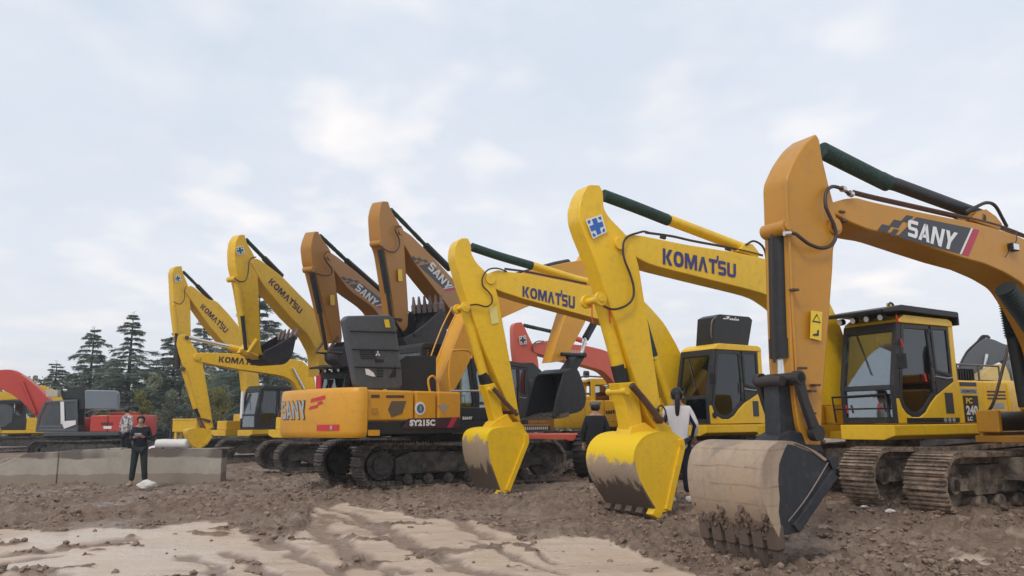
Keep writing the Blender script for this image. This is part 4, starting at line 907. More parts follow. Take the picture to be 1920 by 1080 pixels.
# E5
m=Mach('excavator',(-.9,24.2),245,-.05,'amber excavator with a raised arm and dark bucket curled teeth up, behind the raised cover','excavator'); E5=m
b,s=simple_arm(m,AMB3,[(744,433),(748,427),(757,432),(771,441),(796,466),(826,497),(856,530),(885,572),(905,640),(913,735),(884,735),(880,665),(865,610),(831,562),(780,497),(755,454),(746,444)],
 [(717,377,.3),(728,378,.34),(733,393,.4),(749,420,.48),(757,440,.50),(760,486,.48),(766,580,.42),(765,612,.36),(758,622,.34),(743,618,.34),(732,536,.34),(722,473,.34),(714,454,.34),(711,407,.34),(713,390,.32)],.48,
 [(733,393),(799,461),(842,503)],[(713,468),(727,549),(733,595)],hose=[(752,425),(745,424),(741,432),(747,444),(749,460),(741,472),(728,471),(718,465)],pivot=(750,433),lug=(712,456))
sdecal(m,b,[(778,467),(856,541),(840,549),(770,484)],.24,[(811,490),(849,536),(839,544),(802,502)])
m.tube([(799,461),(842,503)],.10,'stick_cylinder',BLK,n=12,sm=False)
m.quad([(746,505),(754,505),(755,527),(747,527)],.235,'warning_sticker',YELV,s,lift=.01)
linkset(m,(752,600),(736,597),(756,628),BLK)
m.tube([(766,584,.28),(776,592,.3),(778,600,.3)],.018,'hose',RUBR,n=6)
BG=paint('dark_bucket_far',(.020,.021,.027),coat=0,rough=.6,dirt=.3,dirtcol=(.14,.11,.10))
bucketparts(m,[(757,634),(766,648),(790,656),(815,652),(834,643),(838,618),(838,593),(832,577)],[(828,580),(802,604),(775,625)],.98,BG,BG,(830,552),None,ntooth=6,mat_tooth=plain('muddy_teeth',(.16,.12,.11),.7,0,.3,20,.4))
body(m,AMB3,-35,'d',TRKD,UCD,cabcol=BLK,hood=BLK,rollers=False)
mb=MB(); mb.box((-1.74,-.1,1.99),(-.35,1.36,2.62)); mb.build('black_engine_cover',BLK,m.root,.12)
for i in range(12):
    mb=MB(); mb.box((-1.6+i*.15,1.425,1.08),(-1.53+i*.15,1.432,1.16),Matrix.Rotation(.0,3,'Y')); mb.build('hazard_stripe',WHITE,m.root)
sidequad(m,m.root,-1.8,.1,1.06,1.18,1.42,'hazard_band',BLKV,.004)
sidequad(m,m.root,-1.68,-1.30,1.75,1.88,1.36,'name_plate',BLKV,.006); sidequad(m,m.root,-1.6,-1.4,1.77,1.86,1.366,'name_plate',SILV,.006); sidequad(m,m.root,-1.7,-1.1,1.50,1.62,1.36,'vent_slot',PIN,.006)
# E6
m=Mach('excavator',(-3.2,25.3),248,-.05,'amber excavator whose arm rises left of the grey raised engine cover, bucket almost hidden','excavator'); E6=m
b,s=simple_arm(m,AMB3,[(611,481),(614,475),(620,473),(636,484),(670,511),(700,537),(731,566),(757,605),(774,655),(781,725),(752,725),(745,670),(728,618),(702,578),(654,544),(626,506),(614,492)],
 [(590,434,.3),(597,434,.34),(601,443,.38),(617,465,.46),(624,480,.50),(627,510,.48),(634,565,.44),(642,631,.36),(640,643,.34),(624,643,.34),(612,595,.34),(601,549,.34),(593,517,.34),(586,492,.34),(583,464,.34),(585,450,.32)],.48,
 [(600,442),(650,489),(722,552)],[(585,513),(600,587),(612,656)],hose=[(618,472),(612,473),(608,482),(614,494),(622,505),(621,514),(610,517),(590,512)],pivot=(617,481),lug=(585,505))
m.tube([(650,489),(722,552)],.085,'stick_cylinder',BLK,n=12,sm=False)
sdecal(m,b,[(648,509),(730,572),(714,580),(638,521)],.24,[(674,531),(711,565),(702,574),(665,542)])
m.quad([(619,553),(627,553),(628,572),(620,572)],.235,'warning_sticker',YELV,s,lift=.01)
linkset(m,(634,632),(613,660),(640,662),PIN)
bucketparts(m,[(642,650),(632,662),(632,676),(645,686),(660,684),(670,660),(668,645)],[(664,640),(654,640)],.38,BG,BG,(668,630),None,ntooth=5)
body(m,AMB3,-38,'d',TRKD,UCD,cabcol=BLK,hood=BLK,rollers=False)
# E7
m=Mach('excavator',(-5.5,25.7),240,-.15,'yellow excavator with a raised arm and dark bucket curled up in front of the trees','excavator'); E7=m
b,s=simple_arm(m,YEL2,[(472,493),(474,487),(481,484),(492,490),(528,517),(560,550),(594,584),(609,604),(617,640),(617,705),(599,705),(597,664),(578,628),(544,594),(494,535),(477,505)],
 [(449,440,.28),(459,440,.32),(462,453,.38),(478,481,.44),(483,510,.46),(485,540,.44),(487,598,.40),(489,653,.36),(496,671,.34),(488,673,.34),(476,660,.32),(467,640,.32),(459,590,.32),(451,542,.32),(446,520,.32),(441,498,.32),(440,470,.32),(442,452,.30)],.46,
 [(461,449),(495,484),(528,518)],[(443,528),(454,592),(461,656)],hose=[(480,482),(472,484),(467,492),(465,512),(460,526),(450,528),(440,522)],bmat=YEL2,bcmat=BLK,lug=(440,523),smat=BLK,r=.095)
m.quad([(510,521),(568,580),(562,589),(503,530)],.23,'logo_lettering',NAVYD,b,word('KOMLTSU',tick=4),lift=.008)
kmark(m,s,[(442,464),(456,461),(459,476),(445,478)],.225,TEAL)
linkset(m,(481,637),(465,660),(482,668),YEL2,r=.06)
m.prism([(464,654),(474,640),(482,640),(476,660),(492,668),(490,676),(470,665)],.3,'bucket_link',YEL2)
bucketparts(m,[(493,665),(500,677),(519,684),(536,681),(547,667),(552,648),(556,630)],[(552,628),(522,645),(497,658)],.75,BG,BG,(560,615),None,ntooth=5,mat_tooth=plain('muddy_teeth_pale',(.22,.17,.15),.7,0,.3,20,.4))
body(m,YEL2,-30,'d',TRKD,UCD,rollers=False,guard=True,cabframe=FRAME,hood=BLK,cabcol=BLK)
mb=MB(); mb.box((1.54,.42,2.3),(1.60,.62,2.85)); mb.build('red_panel',REDV,m.root,.01)
# E8
m=Mach('excavator',(-10.6,34.6),233,-.2,'yellow excavator with black cab and red seat, its raised arm farthest left of all','excavator'); E8=m
b,s=simple_arm(m,YEL2,[(347,543),(349,538),(360,535),(392,562),(406,564),(430,590),(452,617),(470,645),(482,675),(489,745),(466,745),(460,690),(448,658),(433,652),(417,640),(392,610),(350,551)],
 [(332,499,.28),(341,499,.32),(343,512,.38),(353,534,.44),(357,564,.44),(358,628,.40),(362,680,.36),(352,690,.34),(340,670,.32),(332,625,.32),(326,575,.32),(324,531,.32),(323,512,.32),(326,502,.30)],.5,
 [(343,509),(370,536),(397,564)],[(324,572),(330,625),(342,680)],hose=[(350,536),(346,545),(346,560),(338,570),(325,566)],bmat=YEL2,bcmat=BLK,r=.10)
m.quad([(381,569),(429,617),(422,625),(375,577)],.25,'logo_lettering',NAVYD,b,word('KOMLTSU',tick=4),lift=.008)
kmark(m,s,[(327,517),(338,515),(340,527),(329,529)],.24,TEAL)
body(m,YEL2,-20,'d',TRKD,UCD,rollers=False,cabcol=BLK,cabframe=BLK,hood=YEL2)
mb=MB(); mb.box((.9,.5,1.35),(1.2,1.2,1.9)); mb.build('red_seat_cover',REDV,m.root,.05)
mb=MB(); mb.box((1.46,.36,1.7),(1.55,.50,2.8)); mb.build('white_pillar_cover',WHITE,m.root,.02)
# E9
m=Mach('excavator',(-5.6,31),210,-.2,'yellow excavator with a level boom and small yellow bucket resting behind the concrete wall','excavator'); E9=m
b,s=simple_arm(m,YEL2,[(362,670),(366,663),(375,661),(424,662),(487,667),(526,680),(538,676),(549,673),(570,678),(588,699),(592,722),(590,760),(568,760),(562,735),(549,714),(528,704),(445,692),(375,679),(366,677)],
 [(331,645,.36),(334,630,.34),(347,626,.34),(354,640,.42),(369,656,.46),(375,672,.46),(380,678,.46),(386,715,.44),(393,755,.40),(400,802,.36),(388,806,.34),(378,797,.34),(362,745,.34),(352,698,.34),(343,688,.34),(336,665,.36)],.5,
 [(353,633),(430,650),(468,660)],[(345,694),(367,766),(374,782)],wrap=CHROME,smat=YEL2,bmat=YEL2,r=.11,pivot=(370,670))
m.quad([(411,668),(491,674),(488,686),(410,679)],.25,'logo_lettering',NAVYD,b,word('KOMLTSU',tick=4),lift=.008)
mb=MB(); m.tube([(332,630),(333,690)],.09,'',RUBR,mb=mb,build=False,sm=False); mb.build('hose_bundle',RUBR,m.root,0,True)
for px,py in ((351,633),(370,668),(344,692)): pinshaft(m,px,py,.56,.07)
linkset(m,(394,790),(374,784),(384,806),PIN,r=.06)
m.tube([(549,690,.32),(570,730,.32)],.05,'boom_cylinder_rod',CHROME,n=8,sm=False)
bucketparts(m,[(398,806),(376,802),(352,806),(353,820),(360,834),(374,842)],[(388,834),(397,820)],.95,YEL2,YEL2,(374,852),None,ntooth=4,mat_tooth=YEL2)
body(m,YEL2,0,'d',TRKD,UCD,rollers=False)
# ------------------------------------------------------------------ E11 red wheeled
m=Mach('wheeled_carrier',(1.35,20.3),244,0,'low wheeled carrier with a red deck and black tyres behind the dark hanging bucket','carrier'); E11=m
def wheel(m,u,v,r=.50,w=.32):
    mb=MB(); prof=[(-w/2,r*.62),(-w/2,r*.93),(-w/2+.05,r),(w/2-.05,r),(w/2,r*.93),(w/2,r*.62)]
    n=28; vs=[(u+rr*math.cos(2*math.pi*k/n),v+y,r+rr*math.sin(2*math.pi*k/n)) for y,rr in prof for k in range(n)]
    mb.add(vs,[(i*n+k,i*n+(k+1)%n,(i+1)*n+(k+1)%n,(i+1)*n+k) for i in range(len(prof)-1) for k in range(n)])
    for k in range(24):
        a=2*math.pi*k/24; mb.box((-.025,v-w/2,r-.02),(.025,v+w/2,r+.022),Matrix.Rotation(a,3,'Y'),(0,v,0))
        for q in range(len(mb.v)-8,len(mb.v)): x,y,z=mb.v[q]; mb.v[q]=(x+u,y,z+r)
    wh=mb.build('wheel',RUBR,m.root,0,True)
    mb=MB(); mb.disc((u,v,r),(0,1,0),r*.63,w*.7,24); mb.disc((u,v,r),(0,1,0),r*.30,w*1.1,16)
    for k in range(8): a=2*math.pi*k/8; mb.disc((u+r*.42*math.cos(a),v,r+r*.42*math.sin(a)),(0,1,0),.03,w*.8,8)
    mb.build('rim',STEEL,wh,0,True)
for u in (-1.4,1.4):
    for v in (-1.05,1.05): wheel(m,u,v)
mb=MB(); mb.box((-2.1,-.45,.45),(2.1,.45,.85)); mb.box((-1.45,-.9,.42),(-1.35,.9,.58)); mb.box((1.35,-.9,.42),(1.45,.9,.58)); mb.box((.5,-1.15,.55),(.9,1.15,.95)); mb.box((-.9,.5,.45),(.5,1.15,.9)); mb.build('chassis',UCD,m.root,.02)
mb=MB(); mb.box((.25,-.9,.80),(1.1,1.2,.98)); mb.build('deck',RED2,m.root,.03)
mm=Mach('excavator',(5.6,27.5),203,-.05,'coral red tracked excavator behind the yellow bucket, black cover hung on its stick base','excavator'); 
b,s=simple_arm(mm,RED2,[(996,652),(1003,643),(1020,641),(1060,644),(1100,648),(1140,658),(1180,690),(1205,760),(1170,765),(1150,715),(1130,695),(1090,684),(1040,672),(1010,664),(1000,660)],
 [(962,612,.3),(966,605,.3),(978,604,.34),(984,614,.38),(1000,648,.44),(1006,662,.44),(1010,680,.42),(1013,740,.38),(1005,780,.36),(985,780,.34),(970,700,.34),(964,650,.34)],.46,
 [(982,610),(1045,624),(1090,638)],None,smat=RED2,wrap=GREEN,hose=[(1020,640),(1008,640),(998,648),(1000,660)],r=.10)
kmark(mm,s,[(973,631),(986,629),(988,645),(975,646)],.225,CHAR)
blockmarks(mm,[(1068,655),(1096,658),(1096,664),(1068,661)],.23,'boom_marks',plain('faded_white',(.6,.35,.3),.6),b,6)
mm.tube([(1000,645,-.3),(1060,636,-.3),(1100,645,-.3)],.02,'steel_pipe',RED2,parent=b,n=6)
mm.prism([(962,686),(968,680),(1000,680),(1020,700),(1012,775),(962,775)],.9,'black_cover',paint('green_black_cover',(.018,.024,.026),.5,dirt=.1))
body(mm,RED2,5,'d',TRKD,UCD,rollers=False,cabcol=RED2)
# ------------------------------------------------------------------ yellow machine between the arms
m=Mach('excavator',(3.9,29.5),12,0,'yellow machine with a squared cab window and rails, behind the person in flat cap','excavator'); m.side=-1
body(m,YEL2,0,'d',TRKD,UCD,rollers=False,docab=False)
cbm=MB(); cbm.box((.0,-1.3,1.3),(1.4,-.2,1.5)); q1=m.L(1110,716,-1.3);q2=m.L(1166,755,-1.3)
mb=MB(); x0=m.L(1108,720,-1.3).x; x1=m.L(1150,720,-1.3).x; zt=m.L(1130,713,-1.3).z; zb=m.L(1130,762,-1.3).z
pts=[(x0,zb-.3),(x1+.5,zb-.3),(x1+.5,zt-.1),(x1+.4,zt),(x0+.1,zt),(x0,zt-.1)]
mb.extr([(x0,zb-.3),(x1+.6,zb-.3),(x1+.6,zb),(x0,zb)],-1.3,-.2); framering(mb,[(x0,zb),(x1,zb),(x1,zt),(x0,zt)],.16,-1.3,-1.22); framering(mb,[(x0,zb),(x1,zb),(x1,zt),(x0,zt)],.16,-.28,-.2); mb.box((x1,-1.3,zb),(x1+.6,-.2,zt-.15)); mb.box((x0,-1.3,zt-.03),(x1+.02,-.2,zt+.06)); cb=mb.build('cab',YEL2,m.root,.02)
mb=MB(); mb.box((x0+.12,-1.27,zb+.1),(x1-.12,-1.262,zt-.1)); mb.build('window',GLASS,cb)
mb=MB(); mb.box((x0+.4,-.9,zb-.2),(x0+.8,-.5,zt-.4)); mb.build('seat',SEAT,cb,.03)
rail(m,[[(x0-1.2,-1.2,zt-.2),(x0-.2,-1.2,zt+.15),(x1,-1.2,zt+.1)],[(x0-1.2,-1.2,zt-.5),(x0,-1.2,zt-.45)]],r=.03)
for u in (x0-.1,x1-.1): 
    mb=MB(); mb.disc((u,-1.1,zt+.22),(1,0,0),.12,.16,12); mb.build('roof_lamp',BLK,m.root,0,True)
blockmarks(m,[(1136,770),(1166,767),(1166,774),(1136,777)],-1.36,'side_marks',BLKV,m.root)
# ------------------------------------------------------------------ far right: grey machine and its parts
m=Mach('excavator',(13.2,23.5),162,0,'dark grey excavator with a humped boom and white lettering behind the yellow model 240 machine','excavator'); m.side=1
b,s=simple_arm(m,VGREY,[(1795,712),(1800,690),(1812,665),(1830,646),(1848,633),(1865,637),(1882,645),(1905,650),(1960,660),(2050,690),(2040,720),(1960,700),(1900,690),(1880,676),(1850,690),(1835,715)],
 [(2040,660,.3),(2060,665,.3),(2075,720,.4),(2060,790,.4),(2040,790,.36)],.5,[(1905,634),(1960,645),(2030,665)],None,smat=VGREY,wrap=VGREY,r=.1)
mb=MB()
for k in range(3): m.tube([(1800+k*4,690,.2-.15*k),(1812+k*4,662,.2-.15*k),(1832+k*3,642,.2-.15*k),(1843+k*3,630,.2-.15*k),(1856,634,.2-.15*k)],.035,'',RUBR,mb=mb,build=False,n=6)
mb.build('hose',RUBR,b,0,True)
m.text('VOLVO',[(1888,658),(1926,664),(1926,676),(1888,669)],.25,'boom_lettering',SILV,b,.07)
m.tube([(1850,664,.35),(1842,712,.35)],.05,'cylinder_rod',CHROME,n=8,sm=False)
m.prism([(1836,712),(1843,697),(1866,683),(1884,682),(1892,700),(1896,716)],1.0,'yellow_cover',paint('pale_yellow_paint',(.62,.45,.16),dirt=.3),v0=.8)
m.prism([(1893,676),(1912,674),(1922,700),(1925,716),(1900,716)],.6,'grey_cab_side',paint('pale_grey_paint',(.30,.33,.38),.4,dirt=.1),v0=.9)
m.quad([(1897,679),(1909,678),(1912,688),(1900,689)],1.2,'small_label',WHITE,m.root)
body(m,VGREY,0,'d',TRKD,UCD,rollers=False,docab=False)
# ------------------------------------------------------------------ left group
m=Mach('excavator',(-20.0,38.5),190,-.25,'red excavator with a dark grey cab and grey raised cover on the far left','excavator'); E10=m
DK=paint('blue_grey_paint',(.055,.065,.075),dirt=.1); GC=paint('cover_grey_paint',(.15,.18,.21),dirt=.05)
b=m.prism([(80,800),(66,780),(40,752),(18,737),(0,729),(-60,735),(-100,760),(-110,735),(-60,705),(-20,695),(22,692),(48,708),(72,728),(92,748),(95,775),(92,800)],.5,'boom',RED,bev=.02)
m.tube([(-10,700,.2),(18,694,.2),(40,702,.2)],.03,'steel_pipe',RED,parent=b,n=6); m.tube([(40,715,.36),(66,775,.36)],.07,'boom_cylinder',RED,n=10,sm=False)
m.prism([(-118,735),(-95,735),(-90,850),(-108,852)],.4,'stick',RED,bev=.02)
body(m,RED,0,'d',TRKD,UCD,rollers=False,docab=False,deckcol=DK)
cbp=[(66,810),(70,782),(84,752),(145,749),(146,810)]
mb=MB(); q=[m.L(x,y,1.35) for x,y in cbp]; P2=[(p.x,p.z) for p in q]; framering(mb,P2,.12,1.27,1.35); framering(mb,P2,.12,.35,.43); mb.extr([P2[2],P2[3],(P2[3][0],P2[3][1]-.1),(P2[2][0]-.02,P2[2][1]-.1)],.43,1.27); mb.extr([P2[0],P2[4],(P2[4][0],P2[4][1]+.28),(P2[0][0],P2[0][1]+.28)],.36,1.34)
cb=mb.build('cab',DK,m.root,.02)
mb=MB(); qq=inset(P2,.1); mb.extr(qq,1.30,1.31); mb.extr(qq,.38,.39); mb.build('window',DGLASS,cb)
m.quad([(113,753),(120,753),(121,790),(114,796)],1.36,'white_door_post',WHITE,cb,lift=.03); m.quad([(115,790),(142,788),(142,796),(120,804)],1.36,'white_door_sill',WHITE,cb,lift=.03)
mb=MB(); x=m.L(130,785,.8); mb.box((x.x-.3,.5,1.3),(x.x+.1,1.1,2.1)); mb.build('seat',SEAT,cb,.05)
m.prism([(158,733),(162,731),(217,732),(221,737),(221,767),(159,767)],.35,'raised_cover',GC,v0=1.1,bev=.04); m.prism([(126,727),(157,724),(158,768),(148,768),(148,748),(126,746)],.7,'air_filter_housing',BLK,v0=.8); m.prism([(86,731),(108,731),(108,744),(86,744)],.4,'cream_box',plain('cream_paint',(.45,.42,.33),.6),v0=.9)
m.quad([(190,792),(213,792),(213,797),(190,797)],1.36,'side_marks',BLKV,m.root,[[(x,0),(x+.14,0),(x+.14,1),(x,1)] for x in (0,.18,.36,.6,.8)],lift=.01); m.quad([(194,799),(209,799),(209,804),(194,804)],1.36,'white_label',WHITE,m.root,lift=.01)
# yellow machines beyond at far left (three in a row)
for i,(ox,oy,lab) in enumerate(((-30.5,50,'weathered yellow excavator at the far left edge, arm crossing behind the red boom'),(-27.3,51.5,'weathered yellow excavator half hidden behind the red boom and dark cab'))):
    m=Mach('excavator',(ox,oy),212,-.2,lab,'excavator')
    body(m,YEL2,0,'d',TRKD,UCD,rollers=False,fancy=False,cabcol=BLK,cabframe=BLK)
    for v in (0,):
        mb=MB(); mb.extr([(.6,1.4),(1.2,1.4),(2.6,3.2),(5.2,3.0),(5.4,3.4),(2.6,4.0),(1.6,3.6)],-.25,.25); bb=mb.build('boom',YEL2,m.root,.02)
        mb=MB(); mb.extr([(5.0,4.0),(5.5,4.1),(5.7,3.4),(5.2,.9),(4.95,.9),(4.8,3.3)],-.22,.22); mb.build('stick',YEL2,m.root,.02)
    for v in (-.35,.35): mb=MB(); mb.tube([(2.4,v,3.2),(1.5,v,1.3)],.1,10); mb.build('boom_cylinder',YEL2,m.root,0,True)
    mb=MB(); mb.extr([(5.4,1.1),(5.0,.9),(4.6,.6),(4.7,.1),(5.2,-.0),(5.0,.4),(5.4,.8)],-.5,.5); mb.build('bucket',YEL2,m.root,.02)
    for u in (1.9,1.2): mb=MB(); mb.disc((u,1.45,1.3),(0,1,0),.18,.1,16); mb.build('round_lamp',YEL2,m.root,0,True)
# tracked carrier with no upper body in front of the red machine
# yellow steel box on the ground behind wall
mb=MB(); p=at(355,797,30); mb.box((-.5,-.3,0),(.4,.3,.45)); mb.box((-.52,-.32,.43),(.42,.32,.48)); bx=mb.build('yellow_tool_box',YEL2,None,.02); bx.location=(p.x,p.y,p.z-.25); tag(bx,'pale yellow steel box left of the small yellow bucket, beyond the wall','box')
mb=MB(); mb.box((-.42,-.28,-1.2),(-.34,-.2,0)); mb.box((.26,-.28,-1.2),(.34,-.2,0)); mb.box((-.42,.2,-1.2),(-.34,.28,0)); mb.box((.26,.2,-1.2),(.34,.28,0)); mb.build('leg',YEL2,bx)
# ------------------------------------------------------------------ concrete wall, roll, rubble
def concmat():
    m,nt,b=newmat('weathered_concrete'); co=objco(nt)
    n1=noise(nt,1.2,5,.6,vec=co); n2=noise(nt,9,6,.7,vec=co); sx=nt.nodes.new('ShaderNodeSeparateXYZ'); nt.links.new(co,sx.inputs[0])
    c=mix(nt,ramp(nt,n1,.3,.7),(.30,.265,.22),(.40,.36,.30)); c=mix(nt,mth(nt,'MULTIPLY',ramp(nt,n2,.5,.75),.35),c,(.20,.165,.13))
    t=mth(nt,'ADD',sx.outputs[2],mth(nt,'MULTIPLY',mth(nt,'SUBTRACT',n1,.5),.25))
    g=noise(nt,.55,2,.5,vec=co)
    c=mix(nt,mth(nt,'MULTIPLY',ramp(nt,t,.40,.44),ramp(nt,g,.36,.46)),c,(.135,.11,.095))
    c=mix(nt,ramp(nt,t,.06,-.08) if False else mth(nt,'MULTIPLY',mth(nt,'SUBTRACT',1.0,ramp(nt,t,-.30,-.05)),.6),c,(.20,.145,.105))
    nt.links.new(c,b.inputs['Base Color']); b.inputs['Roughness'].default_value=.9; bump(nt,b,n2,.5,.02); return m
CONC=concmat()
wr=empty('concrete_wall',(-9.3,21.5,0)); tag(wr,'low weathered concrete wall with a sloping left end behind the standing person in dark clothes','wall')
def wp(px,D=21.5): return (px-960)/F*D*1.0+9.3
xa,xm,xb=wp(124),wp(66),wp(424)
mb=MB(); mb.prism([(xa+.01,0,-.6),(xb,0,-.6),(xb,.02,.64),(xb-.9,.02,.64),(xa+.01,.0,.60)],[(xa+.01,.42,-.6),(xb,.42,-.6),(xb,.44,.64),(xb-.9,.42,.64),(xa+.01,.40,.60)]); mb.build('wall_block',CONC,wr,.02)
mb=MB(); mb.prism([(xa,-.03,-.6),(xa,-.02,.585),(xm,-.02,.56),(wp(28),-.02,.33),(wp(-12),-.02,.10),(wp(-12),-.03,-.6)],[(xa,.42,-.6),(xa,.42,.585),(xm,.42,.56),(wp(28),.42,.33),(wp(-12),.42,.10),(wp(-12),.42,-.6)]); mb.build('sloping_end_block',CONC,wr,.02)
mb=MB()
for k in range(12):
    x=xa+.25+k*.36; mb.box((x,.01+random.uniform(0,.01),.602+random.uniform(0,.01)),(x+.3,.40,.62+random.uniform(0,.05)))
mb.build('coping_rubble',CONC,wr,.02)
# white roll
p=at(322,828,21.7); mb=MB(); n=16; pts=[]
mb.tube([(-.42,0,.13),(-.40,0,.13),(-.2,0,.135),(.1,.01,.13),(.38,0,.13),(.41,0,.13)],[.09,.125,.132,.128,.13,.10],18)
ro=mb.build('white_roll',plain('white_sheeting',(.66,.63,.60),.6,0,.12,25,.6),None,0,True); ro.location=(p.x,21.72,.625); ro.rotation_euler=(0,0,R(4)); tag(ro,'rolled white sheeting lying on top of the low concrete wall','roll')
mb=MB(); mb.add([(-.42,-.08,.04),(-.42,.08,.12),(-.75,.06,.02),(-.85,-.06,.0),(-.42,-.08,.02),(-.42,.08,.10),(-.75,.06,.0),(-.85,-.06,-.005)],[(0,1,2,3),(7,6,5,4),(0,3,7,4),(1,5,6,2),(2,6,7,3),(0,4,5,1)]); mb.build('loose_sheet',plain('white_sheet',(.66,.63,.60),.6),ro)
def rock(name,loc,r,mat,label,cat,sq=(1,1,1),seed=0,oct=.35):
    bm=bmesh.new(); bmesh.ops.create_icosphere(bm,subdivisions=3,radius=1)
    rr=np.random.default_rng(seed); ph=rr.uniform(0,9,6)
    for v in bm.verts:
        c=v.co; f=1+oct*(math.sin(c.x*3+ph[0])*math.sin(c.y*2.6+ph[1])+.6*math.sin(c.z*4+ph[2])*math.sin(c.x*4.7+ph[3])+.3*math.sin(c.y*8+ph[4])*math.sin(c.z*7+ph[5]))*.6
        v.co=Vector((c.x*sq[0],c.y*sq[1],c.z*sq[2]))*r*f
    me=bpy.data.meshes.new(name); bm.to_mesh(me); bm.free(); me.materials.append(mat); o=link(name,me); o.location=loc; tag(o,label,cat); return o
RK=plain('pale_rock',(.60,.56,.52),.8,0,.15,20,.5)
gx=at(275,905,19.6); rock('pale_rock',(gx.x,19.6,gb(gx.x,19.6)+.10),.22,RK,'pale flat rock on the mud at the feet of the person by the wall','rock',(1.15,.8,.5),3)
gx=at(1650,958,11.3); rock('white_stone',(gx.x,11.0,gb(gx.x,11.0)+.05),.055,RK,'small white stone in front of the muddy track','stone',(1.4,.8,.5),5)
gx=at(1615,950,11.6); rock('white_stone',(gx.x,11.5,gb(gx.x,11.5)+.05),.035,RK,'tiny white stone left of the other white stone by the muddy track','stone',(1.4,.8,.5),6)
# ------------------------------------------------------------------ people
SKIN=plain('skin',(.42,.24,.16),.6,0,.06,30,0); HAIR=plain('black_hair',(.010,.009,.009),.5,0,.2,60,.4)
def skin(name,V,E,Rr,mat,parent=None,sub=2,root=0):
    me=bpy.data.meshes.new(name); me.from_pydata([tuple(v) for v in V],E,[]); o=bpy.data.objects.new(name,me); C.objects.link(o)
    md=o.modifiers.new('s','SKIN'); md.use_smooth_shade=True
    lay=me.skin_vertices[0].data if me.skin_vertices else None
    if lay is None:
        bm=bmesh.new(); bm.from_mesh(me); bm.verts.layers.skin.verify(); bm.to_mesh(me); bm.free(); lay=me.skin_vertices[0].data
    for i,r in enumerate(Rr): lay[i].radius=(r if isinstance(r,tuple) else (r,r)); lay[i].use_root=(i==root)
    md2=o.modifiers.new('u','SUBSURF'); md2.levels=sub; md2.render_levels=sub
    dg=bpy.context.evaluated_depsgraph_get(); dg.update(); ne=bpy.data.meshes.new_from_object(o.evaluated_get(dg)); ne.name=name
    bpy.data.objects.remove(o); ne.materials.clear(); ne.materials.append(mat)
    for p in ne.polygons: p.use_smooth=True; p.material_index=0
    return link(name,ne,parent)
